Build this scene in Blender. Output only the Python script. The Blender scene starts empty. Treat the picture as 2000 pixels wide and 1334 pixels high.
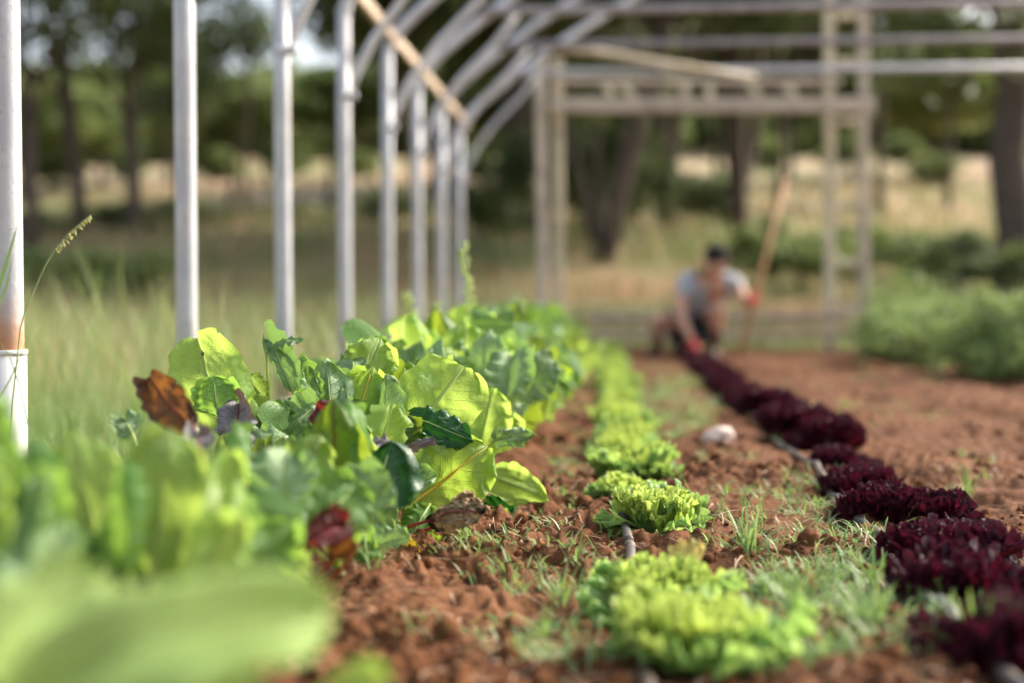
import bpy, bmesh, math, random
import numpy as np
from mathutils import Vector, Matrix, Euler
random.seed(7); np.random.seed(7)
R = math.radians
S = bpy.context.scene
C = S.collection

# ------------------------------------------------------------------ camera, light, exposure
F = 2778.0                                   # focal length in photo pixels (50 mm on 36 mm, 2000 px wide)
CAM = Vector((0, 0, .5))
cd = bpy.data.cameras.new('camera'); cam = bpy.data.objects.new('camera', cd); C.objects.link(cam)
cd.lens = 50; cd.sensor_width = 36; cd.clip_start = .05; cd.clip_end = 2000
cam.location = CAM; cam.rotation_euler = (R(90) - math.atan(87 / F), 0, math.atan(200 / F))
cd.dof.use_dof = True; cd.dof.focus_distance = 2.83; cd.dof.aperture_fstop = 1.22; cd.dof.aperture_blades = 0
S.camera = cam
w = bpy.data.worlds.new('World'); S.world = w; w.use_nodes = True
SUN_EL, SUN_AZ = R(36), R(60)                # azimuth from +Y towards +X : ahead and to the right
bg = w.node_tree.nodes['Background']
sky = w.node_tree.nodes.new('ShaderNodeTexSky'); sky.sky_type = 'NISHITA'; sky.sun_disc = False
sky.sun_elevation = SUN_EL; sky.sun_rotation = SUN_AZ; sky.dust_density = 5; sky.air_density = 1.0; sky.ozone_density = 1.0
hs = w.node_tree.nodes.new('ShaderNodeHueSaturation'); hs.inputs['Saturation'].default_value = .6
w.node_tree.links.new(sky.outputs[0], hs.inputs['Color']); w.node_tree.links.new(hs.outputs[0], bg.inputs[0]); bg.inputs[1].default_value = .15
sd = bpy.data.lights.new('sun', 'SUN'); sun = bpy.data.objects.new('sun', sd); C.objects.link(sun)
sd.energy = 2.2; sd.angle = R(12); sd.color = (1, .91, .77)
dirv = Vector((math.sin(SUN_AZ) * math.cos(SUN_EL), math.cos(SUN_AZ) * math.cos(SUN_EL), math.sin(SUN_EL)))
sun.rotation_euler = dirv.to_track_quat('Z', 'Y').to_euler()
S.view_settings.view_transform = 'Standard'; S.view_settings.look = 'None'; S.view_settings.gamma = 1
S.view_settings.use_curve_mapping = False; S.view_settings.exposure = 1.48
S.cycles.max_bounces = 8; S.cycles.transmission_bounces = 6; S.cycles.transparent_max_bounces = 6
S.cycles.use_denoising = True

CM = cam.rotation_euler.to_matrix()
def ray(px, py): return CM @ Vector(((px - 1000) / F, -(py - 667) / F, -1))
def at(px, py, Y):
    d = ray(px, py); return CAM + d * (Y / d.y)
def gnd(px, py, z=0):
    d = ray(px, py); return CAM + d * ((z - CAM.z) / d.z)

# ------------------------------------------------------------------ noise
def _h(i, j, s):
    n = (i.astype(np.int64) * 374761393 + j.astype(np.int64) * 668265263 + s * 2147483647) & 0xffffffff
    n = ((n ^ (n >> 13)) * 1274126177) & 0xffffffff
    return ((n ^ (n >> 16)) & 0xffff) / 65535.0
def vn(x, y, s=0):
    x = np.asarray(x, float); y = np.asarray(y, float)
    i = np.floor(x); j = np.floor(y); f = x - i; g = y - j
    f = f * f * (3 - 2 * f); g = g * g * (3 - 2 * g)
    a = _h(i, j, s); b = _h(i + 1, j, s); c = _h(i, j + 1, s); d = _h(i + 1, j + 1, s)
    return (a + (b - a) * f) * (1 - g) + (c + (d - c) * f) * g
def fbm(x, y, o=4, s=0):
    v = 0; a = .5
    for k in range(o):
        v = v + a * vn(x * 2 ** k, y * 2 ** k, s + k * 17); a *= .5
    return v
def sst(a, b, x):
    t = np.clip((np.asarray(x, float) - a) / (b - a), 0, 1); return t * t * (3 - 2 * t)

# ------------------------------------------------------------------ terrain
BED_L, BED_R, BED_END = -.95, 3.4, 13.6
def rise(y):
    y = np.asarray(y, float)
    a = np.clip(y - 13.5, 0, 11) * .135
    b = np.clip(y - 24.5, 0, 130) * .118
    return a + b
def soilness(x, y):
    n = (fbm(x * 1.7, y * 1.7, 3, 5) - .45) * .5
    return sst(BED_L - .1, BED_L + .12, x + n) * (1 - sst(BED_R - .3, BED_R + .3, x + n * 2)) * (1 - sst(BED_END - .5, BED_END + .3, y + n * 2))
def base_h(x, y):
    z = rise(y) + (vn(x * .12, y * .12, 3) - .5) * .5 * sst(15, 30, y)
    z = z + .012 * np.cos((x - .3) * 9) * sst(1, 2, y) * (1 - sst(12, 14, y))
    return z
def soil_h(x, y):
    m = soilness(x, y); bh = base_h(x, y); x0, y0 = x, y
    x, y = x + .05 * (vn(x * 8, y * 8, 71) - .5) + .016 * (vn(x * 30, y * 30, 73) - .5), y + .05 * (vn(x * 8 + 5, y * 8, 72) - .5) + .016 * (vn(x * 30, y * 30 + 9, 74) - .5)
    x, y = x * .82 + y * .57, y * .82 - x * .57
    c = (fbm(x * 7, y * 7, 3, 11) - .45) * .07
    q_ = .6 + .9 * sst(.35, .62, fbm(x * 2.3, y * 2.3, 2, 61))
    r = 1 - np.abs(2 * fbm(x * 22, y * 22, 2, 21) - .75) * 1.3
    f = np.maximum(0, vn(x * 38, y * 38, 31) - .42) * .036 + (vn(x * 85, y * 85, 41) - .5) * .014 + (vn(x * 190, y * 190, 43) - .5) * .003
    return bh + m * (c + (r * .016 + f) * q_) + (1 - m) * (fbm(x * 5, y * 5, 3, 51) - .5) * .03

# ------------------------------------------------------------------ mesh helpers
def mesh(name, verts, faces, uv=None, smooth=True):
    me = bpy.data.meshes.new(name)
    verts = np.asarray(verts, np.float32).reshape(-1, 3)
    if isinstance(faces, np.ndarray):
        n, k = faces.shape
        me.vertices.add(len(verts)); me.vertices.foreach_set('co', verts.ravel())
        me.loops.add(n * k); me.loops.foreach_set('vertex_index', faces.astype(np.int32).ravel())
        me.polygons.add(n); me.polygons.foreach_set('loop_start', np.arange(0, n * k, k, dtype=np.int32))
        me.polygons.foreach_set('loop_total', np.full(n, k, np.int32))
        me.update(calc_edges=True)
    else:
        me.from_pydata(verts.tolist(), [], faces)
    if smooth and len(me.polygons): me.polygons.foreach_set('use_smooth', np.ones(len(me.polygons), bool))
    if uv is not None:
        l = me.uv_layers.new(name='UVMap'); li = np.zeros(len(me.loops), np.int32)
        me.loops.foreach_get('vertex_index', li); l.data.foreach_set('uv', np.asarray(uv, np.float32)[li].ravel())
    me.update(); return me
def link(name, me, mat=None, parent=None, loc=None, rot=None, scale=None):
    o = bpy.data.objects.new(name, me)
    if mat and me is not None and not me.materials: me.materials.append(mat)
    if parent: o.parent = parent
    if loc is not None: o.location = loc
    if rot is not None: o.rotation_euler = rot
    if scale is not None: o.scale = (scale,) * 3 if isinstance(scale, (int, float)) else scale
    C.objects.link(o); return o
def tag(o, label, cat, group=None, kind=None):
    o['label'] = label; o['category'] = cat
    if group: o['group'] = group
    if kind: o['kind'] = kind
    return o
def empty(name, loc=(0, 0, 0), rz=0):
    o = bpy.data.objects.new(name, None); o.location = loc; o.rotation_euler = (0, 0, rz); o.empty_display_size = .1
    C.objects.link(o); return o
def gridfaces(nu, nv):                       # (nv+1) rows of (nu+1)
    i = np.arange(nv)[:, None] * (nu + 1) + np.arange(nu)[None, :]; i = i.ravel()
    return np.stack([i, i + 1, i + nu + 2, i + nu + 1], 1)
class MB:
    def __init__(s): s.v = []; s.f = []; s.n = 0
    def add(s, v, f):
        s.v += [tuple(p) for p in v]; s.f += [tuple(i + s.n for i in q) for q in f]; s.n += len(v)
    def tube(s, pts, rad, k=8, cap=True, flat=1.0, up=None):
        pts = [Vector(p) for p in pts]
        if isinstance(rad, (int, float)): rad = [rad] * len(pts)
        vs = []; fs = []
        ref = Vector(up) if up else None
        for i, p in enumerate(pts):
            d = (pts[min(i + 1, len(pts) - 1)] - pts[max(i - 1, 0)]).normalized()
            if ref is None: ref = Vector((0, 0, 1)) if abs(d.z) < .9 else Vector((1, 0, 0))
            a = d.cross(ref)
            if a.length < 1e-4: a = d.orthogonal()
            a.normalize(); b = a.cross(d).normalized()
            if not up: ref = b
            for j in range(k):
                t = 2 * math.pi * j / k
                vs.append(p + a * math.cos(t) * rad[i] + b * math.sin(t) * rad[i] * flat)
        for i in range(len(pts) - 1):
            for j in range(k):
                fs.append((i * k + j, i * k + (j + 1) % k, (i + 1) * k + (j + 1) % k, (i + 1) * k + j))
        if cap: fs += [tuple(range(k - 1, -1, -1)), tuple(range((len(pts) - 1) * k, len(pts) * k))]
        s.add(vs, fs); return s
    def bar(s, a, b, w, h, up=(0, 0, 1), rough=0):
        a = Vector(a); b = Vector(b); d = (b - a).normalized(); x = d.cross(Vector(up))
        if x.length < 1e-3: x = d.orthogonal()
        x.normalize(); y = x.cross(d).normalized(); n = 6 if rough else 1; e = min(w, h) * .12
        prof = [(-w/2+e, -h/2), (w/2-e, -h/2), (w/2, -h/2+e), (w/2, h/2-e), (w/2-e, h/2), (-w/2+e, h/2), (-w/2, h/2-e), (-w/2, -h/2+e)]
        vs = []; fs = []
        for i in range(n + 1):
            p = a.lerp(b, i / n) + x * random.uniform(-rough, rough) + y * random.uniform(-rough, rough)
            for (u, v) in prof: vs.append(p + x * u + y * v)
        for i in range(n):
            for j in range(8): fs.append((i*8+j, i*8+(j+1) % 8, (i+1)*8+(j+1) % 8, (i+1)*8+j))
        fs += [tuple(range(7, -1, -1)), tuple(range(n*8, n*8+8))]
        s.add(vs, fs); return s
    def ell(s, c, r, seg=12, rings=8, m=None):
        vs = []; fs = []; c = Vector(c)
        for i in range(rings + 1):
            th = math.pi * i / rings
            for j in range(seg):
                ph = 2 * math.pi * j / seg
                p = Vector((r[0]*math.sin(th)*math.cos(ph), r[1]*math.sin(th)*math.sin(ph), r[2]*math.cos(th)))
                vs.append(c + (m @ p if m else p))
        for i in range(rings):
            for j in range(seg): fs.append((i*seg+j, (i+1)*seg+j, (i+1)*seg+(j+1) % seg, i*seg+(j+1) % seg))
        s.add(vs, fs); return s
    def me(s, name, smooth=True): return mesh(name, s.v, s.f, smooth=smooth)
    def obj(s, name, mat, parent=None, smooth=True): return link(name, s.me(name, smooth), mat, parent)

# ------------------------------------------------------------------ materials
class NT:
    def __init__(s, name):
        s.m = bpy.data.materials.new(name); s.m.use_nodes = True; s.t = s.m.node_tree; s.t.nodes.clear()
        s.out = s.n('ShaderNodeOutputMaterial')
    def n(s, t, **k):
        x = s.t.nodes.new(t)
        for a, b in k.items(): setattr(x, a, b)
        return x
    def l(s, a, b): s.t.links.new(a, b)
    def put(s, sock, v):
        if isinstance(v, bpy.types.NodeSocket): s.l(v, sock)
        elif isinstance(v, (tuple, list)) and len(v) == 3 and len(sock.default_value) == 4: sock.default_value = (*v, 1)
        else: sock.default_value = v
    def math(s, op, a, b=0, c=0, clamp=False):
        x = s.n('ShaderNodeMath', operation=op, use_clamp=clamp); s.put(x.inputs[0], a); s.put(x.inputs[1], b); s.put(x.inputs[2], c); return x.outputs[0]
    def noise(s, scale, detail=4, rough=.55, vec=None, dist=0):
        x = s.n('ShaderNodeTexNoise'); x.inputs['Scale'].default_value = scale; x.inputs['Detail'].default_value = detail
        x.inputs['Roughness'].default_value = rough; x.inputs['Distortion'].default_value = dist
        s.put(x.inputs['Vector'], vec if vec is not None else s.coord()); return x.outputs[0]
    def coord(s, k='Object'):
        if not hasattr(s, 'tc'): s.tc = s.n('ShaderNodeTexCoord')
        return s.tc.outputs[k]
    def mix(s, f, a, b, blend='MIX'):
        x = s.n('ShaderNodeMix', data_type='RGBA', blend_type=blend); s.put(x.inputs[0], f); s.put(x.inputs[6], a); s.put(x.inputs[7], b); return x.outputs[2]
    def ramp(s, v, a, b, lo=0.0, hi=1.0):
        x = s.n('ShaderNodeMapRange', interpolation_type='SMOOTHSTEP'); s.put(x.inputs[0], v)
        x.inputs[1].default_value = a; x.inputs[2].default_value = b; x.inputs[3].default_value = lo; x.inputs[4].default_value = hi; return x.outputs[0]
    def bump(s, h, d, st=1.0, nrm=None):
        x = s.n('ShaderNodeBump'); x.inputs['Distance'].default_value = d; x.inputs['Strength'].default_value = st; s.put(x.inputs['Height'], h)
        if nrm: s.l(nrm, x.inputs['Normal'])
        return x.outputs[0]
    def bsdf(s, col, rough=.6, spec=.5, metal=0, nrm=None, sheen=0):
        x = s.n('ShaderNodeBsdfPrincipled'); s.put(x.inputs['Base Color'], col); s.put(x.inputs['Roughness'], rough)
        x.inputs['Specular IOR Level'].default_value = spec; s.put(x.inputs['Metallic'], metal)
        if nrm: s.l(nrm, x.inputs['Normal'])
        return x.outputs[0]
    def done(s, sh): s.l(sh, s.out.inputs[0]); return s.m

def leaf_mat(name, refl, trans, vein, veinw=1.0, rough=.38, tf=.5, nlat=8, spot=None, spotamt=.0, rnd=.35, veinmix=.6, edge=None, spec=.5, blister=.0042, back=None):
    m = NT(name); uv = m.n('ShaderNodeUVMap'); sp = m.n('ShaderNodeSeparateXYZ'); m.l(uv.outputs[0], sp.inputs[0])
    s = m.math('MULTIPLY', m.math('ABSOLUTE', m.math('SUBTRACT', sp.outputs[0], .5)), 2)
    t = sp.outputs[1]
    nz = m.noise(9, 2)
    side = m.math('MULTIPLY', m.math('GREATER_THAN', sp.outputs[0], .5), .45)
    q = m.math('ADD', m.math('MULTIPLY', m.math('ADD', m.math('SUBTRACT', t, m.math('MULTIPLY', s, .3)), m.math('MULTIPLY', nz, .16)), nlat), side)
    fr = m.math('ABSOLUTE', m.math('SUBTRACT', m.math('FRACT', q), .5))           # .5 on the vein
    lat = m.math('MULTIPLY', m.ramp(fr, .5 - .05 * veinw, .5), m.ramp(s, .95, .2, 0, .75))
    mid = m.ramp(s, .07 * veinw, .015 * veinw)
    vo = m.n('ShaderNodeTexVoronoi', feature='DISTANCE_TO_EDGE'); vo.inputs['Scale'].default_value = 95; m.l(m.coord(), vo.inputs['Vector'])
    net = m.ramp(vo.outputs['Distance'], .07, .0)
    vm = m.math('MAXIMUM', m.math('MAXIMUM', lat, mid), m.math('MULTIPLY', net, .22))
    oi = m.n('ShaderNodeObjectInfo').outputs['Random']
    n1 = m.noise(22, 4); n2 = m.noise(6, 3)
    val = m.math('ADD', m.math('MULTIPLY', oi, rnd), m.math('MULTIPLY', n1, .5)); val = m.math('ADD', val, .75 - rnd / 2)
    def tone(c):
        x = m.n('ShaderNodeVectorMath', operation='SCALE'); m.put(x.inputs[0], m.mix(vmf, c, vein)); m.put(x.inputs['Scale'], val); return x.outputs[0]
    vmf = m.math('MULTIPLY', vm, veinmix)
    cr = tone(refl); ct = tone(trans)
    if edge:
        em = m.ramp(m.math('ADD', m.math('MAXIMUM', s, t), m.math('MULTIPLY', n2, .35)), .85, 1.15)
        cr = m.mix(em, cr, edge); ct = m.mix(em, ct, edge)
    if spot:
        sm = m.ramp(m.noise(16, 3, .6), .62 - spotamt, .72 - spotamt)
        cr = m.mix(sm, cr, spot); ct = m.mix(sm, ct, spot)
    if back:
        g = m.n('ShaderNodeNewGeometry').outputs['Backfacing']
        cr = m.mix(g, cr, back)
    h = m.math('SUBTRACT', m.math('MULTIPLY', n1, .5), m.math('MULTIPLY', vm, .8))
    nr = m.bump(h, blister)
    b = m.bsdf(cr, m.ramp(m.noise(30, 2), .3, .7, rough - .04, rough + .2), spec * .8, nrm=nr)
    tr = m.n('ShaderNodeBsdfTranslucent'); m.l(ct, tr.inputs[0]); m.l(nr, tr.inputs[1])
    mx = m.n('ShaderNodeMixShader'); mx.inputs[0].default_value = tf; m.l(b, mx.inputs[1]); m.l(tr.outputs[0], mx.inputs[2])
    return m.done(mx.outputs[0])
def simple(name, col, rough=.6, var=.25, scale=20, metal=0, spec=.5, col2=None, bump=.0, trans=None, tf=.3):
    m = NT(name); n = m.noise(scale, 5)
    c = m.mix(m.ramp(n, .3, .7), tuple(x * (1 - var) for x in col), tuple(min(1, x * (1 + var)) for x in col))
    if col2: c = m.mix(m.ramp(m.noise(scale * .3, 4), .45, .62), c, col2)
    oi = m.n('ShaderNodeObjectInfo').outputs['Random']
    x = m.n('ShaderNodeVectorMath', operation='SCALE'); m.l(c, x.inputs[0]); m.l(m.math('ADD', m.math('MULTIPLY', oi, .3), .85), x.inputs['Scale']); c = x.outputs[0]
    b = m.bsdf(c, rough, spec, metal, m.bump(n, bump) if bump else None)
    if trans:
        tr = m.n('ShaderNodeBsdfTranslucent'); m.put(tr.inputs[0], trans)
        mx = m.n('ShaderNodeMixShader'); mx.inputs[0].default_value = tf; m.l(b, mx.inputs[1]); m.l(tr.outputs[0], mx.inputs[2]); b = mx.outputs[0]
    return m.done(b)

M = {}
M['chard'] = leaf_mat('chard_leaf', (.2, .33, .06), (.44, .6, .1), (.6, .7, .26), tf=.5, rough=.36)
M['chard2'] = leaf_mat('chard_leaf_mid', (.1, .22, .05), (.26, .44, .06), (.36, .5, .14), tf=.48, rough=.34)
M['yellowvein'] = leaf_mat('chard_yellow_vein', (.18, .32, .05), (.4, .58, .07), (.75, .62, .12), tf=.5, rough=.36)
M['bluegreen'] = leaf_mat('beet_leaf_blue_green', (.2, .31, .135), (.27, .45, .09), (.32, .43, .2), tf=.3, rough=.42, spec=.65)
M['pale'] = leaf_mat('chard_leaf_pale', (.33, .48, .13), (.46, .62, .12), (.5, .62, .28), tf=.4, rough=.4)
M['dark'] = leaf_mat('chard_leaf_dark', (.02, .09, .025), (.03, .14, .015), (.1, .3, .05), tf=.25, rough=.3)
M['beetvein'] = leaf_mat('beet_leaf_red_vein', (.1, .19, .04), (.33, .45, .03), (.18, .03, .04), tf=.42, rough=.36)
M['purple'] = leaf_mat('purple_grey_leaf', (.2, .19, .19), (.12, .07, .04), (.08, .02, .04), tf=.2, rough=.35)
M['red'] = leaf_mat('red_leaf', (.1, .015, .015), (.3, .025, .02), (.16, .02, .03), tf=.35, rough=.35, spot=(.05, .07, .02), spotamt=.06)
M['orange'] = leaf_mat('orange_brown_leaf', (.15, .065, .02), (.34, .13, .02), (.25, .14, .03), tf=.4, rough=.4, spot=(.06, .025, .01), spotamt=.16, edge=(.1, .035, .012))
M['ochre'] = leaf_mat('ochre_leaf', (.3, .22, .02), (.6, .42, .02), (.25, .2, .03), tf=.45, spot=(.14, .25, .02), spotamt=.1)
M['dead'] = leaf_mat('dead_leaf', (.46, .34, .2), (.4, .27, .13), (.05, .03, .015), tf=.2, rough=.75, spec=.2, spot=(.05, .03, .015), spotamt=.12, blister=.004)
M['stalk'] = simple('stalk', (.42, .52, .16), .4, .15, trans=(.6, .7, .15))
M['stalk_y'] = simple('stalk_yellow', (.72, .5, .05), .4, .12, trans=(.8, .6, .05))
M['stalk_r'] = simple('stalk_red', (.3, .045, .06), .4, .2, trans=(.5, .05, .05))
M['lettuce'] = leaf_mat('green_lettuce_leaf', (.4, .52, .085), (.66, .8, .1), (.6, .72, .25), tf=.5, rough=.34, nlat=6, rnd=.25, edge=(.5, .62, .14), veinmix=.4)
M['lettuce_outer'] = leaf_mat('green_lettuce_outer_leaf', (.27, .44, .14), (.45, .66, .14), (.55, .66, .35), tf=.42, rough=.32, nlat=6, rnd=.25, veinmix=.55)
M['lettuce_pale'] = leaf_mat('pale_yellow_leaf', (.65, .55, .2), (.8, .65, .2), (.7, .5, .2), tf=.45)
M['lollo'] = leaf_mat('red_lettuce_leaf', (.1, .009, .024), (.42, .016, .035), (.03, .004, .01), tf=.33, rough=.3, nlat=6, rnd=.5, veinmix=.3, spec=.6, edge=(.05, .005, .014))
M['lollo_in'] = leaf_mat('red_lettuce_inner_leaf', (.2, .013, .03), (.7, .03, .05), (.06, .006, .01), tf=.42, rough=.3, nlat=6, rnd=.5, veinmix=.3, spec=.7, edge=(.05, .005, .014))

def grass_mat(name, a, b, ta, tf=.35, rough=.45):
    m = NT(name); at_ = m.n('ShaderNodeAttribute', attribute_name='tone').outputs['Fac']
    c = m.mix(at_, a, b); bs = m.bsdf(c, rough, .4)
    tr = m.n('ShaderNodeBsdfTranslucent'); m.l(m.mix(at_, ta, tuple(min(1, x * 1.6) for x in b)), tr.inputs[0])
    mx = m.n('ShaderNodeMixShader'); mx.inputs[0].default_value = tf; m.l(bs, mx.inputs[1]); m.l(tr.outputs[0], mx.inputs[2])
    return m.done(mx.outputs[0])
M['weed'] = grass_mat('weed_grass', (.1, .22, .06), (.3, .38, .15), (.28, .45, .08))
M['meadow'] = grass_mat('meadow_grass', (.14, .24, .07), (.48, .39, .2), (.3, .44, .12))
M['meadow_far'] = grass_mat('far_meadow_grass', (.1, .15, .045), (.36, .27, .15), (.18, .24, .07))
M['straw'] = grass_mat('straw', (.55, .4, .25), (.26, .15, .08), (.5, .3, .12), tf=.15, rough=.7)

def soil_mat(name, field=False):
    m = NT(name); P = m.n('ShaderNodeNewGeometry').outputs['Position']
    n1 = m.noise(3.0, 6, .6, P); n2 = m.noise(45, 6, .65, P); n3 = m.noise(180, 4, .6, P)
    soil = m.mix(m.ramp(n2, .3, .7), (.07, .026, .0105), (.17, .07, .028))
    soil = m.mix(m.math('MULTIPLY', m.ramp(n1, .5, .7), .45), soil, (.24, .11, .048))
    soil = m.mix(m.math('MULTIPLY', m.ramp(n3, .62, .72), .5), soil, (.36, .24, .14))
    soil = m.mix(m.math('MULTIPLY', m.ramp(m.noise(1.1, 3, .5, P), .52, .66), .4), soil, (.1, .042, .022))
    g = m.mix(m.ramp(m.noise(.9, 5, .6, P), .38, .62), (.17, .17, .07), (.31, .2, .11))
    g = m.mix(m.math('MULTIPLY', m.ramp(m.noise(.35, 4, .6, P), .5, .62), .7), g, (.26, .12, .06))
    far = m.mix(m.ramp(m.noise(.09, 4, .6, P), .42, .6), (.33, .22, .14), (.19, .19, .08))
    far = m.mix(m.ramp(m.noise(.16, 3, .5, P), .6, .68), far, (.36, .28, .23))
    sy = m.n('ShaderNodeSeparateXYZ'); m.l(P, sy.inputs[0])
    g = m.mix(m.ramp(sy.outputs[1], 22, 40), g, far)
    zn = m.n('ShaderNodeAttribute', attribute_name='zone').outputs['Fac']
    c = m.mix(zn, g, soil)
    h = m.math('ADD', m.math('MULTIPLY', n2, 1.0), m.math('MULTIPLY', n3, .5))
    b = m.bsdf(c, .92, .2, nrm=m.bump(h, .006, .9))
    return m.done(b)
M['soil'] = soil_mat('soil')
m = NT('clod'); P = m.n('ShaderNodeNewGeometry').outputs['Position']
n2 = m.noise(60, 5, .6, P)
c = m.mix(m.ramp(n2, .3, .7), (.068, .025, .01), (.18, .074, .029)); c = m.mix(m.ramp(m.noise(8, 3, .5, P), .5, .65), c, (.15, .06, .023))
M['clod'] = m.done(m.bsdf(c, .95, .15, nrm=m.bump(n2, .004)))
M['stone'] = simple('stone', (.62, .5, .42), .8, .12, 30, bump=.003)
M['chip'] = simple('pale_chip', (.55, .4, .28), .85, .2, 60, bump=.002)
M['tube'] = simple('drip_tube_plastic', (.055, .05, .047), .5, .25, 30, col2=(.13, .09, .06))
def pipe_mat(lo=.2, hi=.32, nm='galvanised_pipe'):
    m = NT(nm); P = m.n('ShaderNodeNewGeometry').outputs['Position']; z = m.n('ShaderNodeSeparateXYZ'); m.l(P, z.inputs[0])
    c = m.mix(m.ramp(m.noise(9, 5, .6, P), .35, .7), (.39, .395, .42), (.49, .49, .5))
    c = m.mix(m.math('MULTIPLY', m.ramp(m.noise(55, 5, .7, P), .6, .68), .65), c, (.26, .18, .12))
    st = m.n('ShaderNodeMapping'); st.inputs['Scale'].default_value = (40, 40, 2.2); m.l(P, st.inputs[0])
    c = m.mix(m.math('MULTIPLY', m.ramp(m.noise(1, 4, .6, st.outputs[0]), .5, .7), .5), c, (.36, .31, .26))
    rust = m.ramp(m.math('ADD', z.outputs[2], m.math('MULTIPLY', m.noise(7, 4, .6, P), .24)), hi, lo)
    c = m.mix(rust, c, m.mix(m.noise(25, 4, .6, P), (.36, .13, .045), (.5, .27, .13)))
    return m.done(m.bsdf(c, m.math('ADD', m.math('MULTIPLY', rust, .35), .42), .5, m.math('MULTIPLY', m.math('SUBTRACT', 1, rust), .15), m.bump(m.noise(90, 3, .6, P), .0008)))
M['pipe'] = pipe_mat(); M['pipe_rusty'] = pipe_mat(.5, .64, 'galvanised_pipe_rusty')
M['sleeve'] = simple('white_sleeve', (.56, .55, .53), .5, .08, 14, col2=(.5, .44, .38))
M['steel'] = simple('steel', (.58, .58, .61), .45, .12, 10, metal=.15)
M['steel_shaded'] = simple('shaded_steel', (.3, .27, .28), .6, .2, 10)  # same steel darkened, tree shade put into the colour of the nearer tie bars
M['rustrail'] = simple('rusty_rail', (.43, .33, .24), .7, .25, 9)
M['wood'] = simple('weathered_timber', (.5, .42, .34), .85, .28, 6, col2=(.58, .5, .4), bump=.004)
M['wood_pale'] = simple('pale_timber', (.62, .54, .38), .8, .2, 6, bump=.004)
M['batten'] = simple('cream_batten', (.68, .58, .42), .6, .1, 5)
M['handle'] = simple('tool_handle_wood', (.5, .27, .12), .6, .15, 12)
M['iron'] = simple('dark_iron', (.06, .05, .045), .6, .3, 20, metal=.5)
M['skin'] = simple('skin', (.5, .27, .18), .55, .08, 20)
M['shirt'] = simple('grey_shirt', (.42, .44, .48), .9, .1, 40)
M['shorts'] = simple('black_shorts', (.016, .015, .018), .9, .2, 40)
M['glove'] = simple('red_glove', (.55, .03, .025), .65, .15, 30)
M['boot'] = simple('boot', (.06, .03, .02), .6, .2, 30)
M['sock'] = simple('brown_sock', (.12, .05, .025), .9, .2, 50)
M['hair'] = simple('black_hair', (.012, .01, .01), .9, .3, 60)
M['eye'] = simple('eye', (.03, .02, .02), .2, .1)
M['bark'] = simple('bark', (.085, .065, .05), .95, .35, 12, bump=.02)
M['bark2'] = simple('grey_bark', (.17, .13, .1), .95, .3, 12, bump=.02)
def crown_mat(name, a, b, tf=.3):
    m = NT(name); oi = m.n('ShaderNodeAttribute', attribute_name='tone').outputs['Fac']
    c = m.mix(oi, a, b); bs = m.bsdf(c, .6, .35)
    tr = m.n('ShaderNodeBsdfTranslucent'); m.l(m.mix(oi, tuple(x * 1.8 for x in a), tuple(x * 2.0 for x in b)), tr.inputs[0])
    mx = m.n('ShaderNodeMixShader'); mx.inputs[0].default_value = tf; m.l(bs, mx.inputs[1]); m.l(tr.outputs[0], mx.inputs[2])
    return m.done(mx.outputs[0])
M['crown_dark'] = crown_mat('dark_foliage', (.04, .062, .024), (.125, .16, .05))  # dark leaf tones lightened throughout to put haze into the colour
M['crown_mid'] = crown_mat('mid_foliage', (.075, .11, .03), (.17, .21, .06))
M['crown_light'] = crown_mat('light_foliage', (.12, .16, .05), (.26, .3, .1))
M['bush'] = crown_mat('weed_bush_foliage', (.095, .145, .04), (.2, .26, .085), .35)

def set_tone(me, tone_per_face, dom='FACE'):
    a = me.attributes.new('tone', 'FLOAT', dom); a.data.foreach_set('value', np.asarray(tone_per_face, np.float32))

# ------------------------------------------------------------------ ground
def make_soil():
    ncol, nrow = 860, 640
    a = np.linspace(-.62, .62, ncol + 1); y = 1.0 * (14.6 / 1.0) ** np.linspace(0, 1, nrow + 1)
    A, Y = np.meshgrid(a, y); X = A * (Y + .6); Z = soil_h(X, Y)
    me = mesh('soil', np.stack([X, Y, Z], -1).reshape(-1, 3), gridfaces(ncol, nrow))
    z = me.attributes.new('zone', 'FLOAT', 'POINT'); z.data.foreach_set('value', soilness(X, Y).astype(np.float32).ravel())
    o = link('soil', me, M['soil']); o['kind'] = 'structure'
make_soil()
def make_ground():
    def ax(lo, hi, n, p): 
        t = np.linspace(-1, 1, n); return np.sign(t) * np.abs(t) ** p * hi
    xs = ax(-1, 1, 160, 2.2); xs = xs * 400
    ys = np.concatenate([np.linspace(-300, -10, 20), np.linspace(-8, 40, 120), 40 * (700 / 40) ** np.linspace(.02, 1, 60)])
    X, Y = np.meshgrid(xs / xs.max() * 500, ys)
    Z = base_h(X, Y)
    inside = (Y > .6) & (Y < 15.0) & (np.abs(X) < .62 * (Y + .6) + .5)
    Z = np.where(inside, Z - .25, Z - .01)
    me = mesh('ground', np.stack([X, Y, Z], -1).reshape(-1, 3), gridfaces(len(xs) - 1, len(ys) - 1))
    z = me.attributes.new('zone', 'FLOAT', 'POINT'); z.data.foreach_set('value', (soilness(X, Y)).astype(np.float32).ravel())
    o = link('ground', me, M['soil']); o['kind'] = 'structure'
make_ground()

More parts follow.
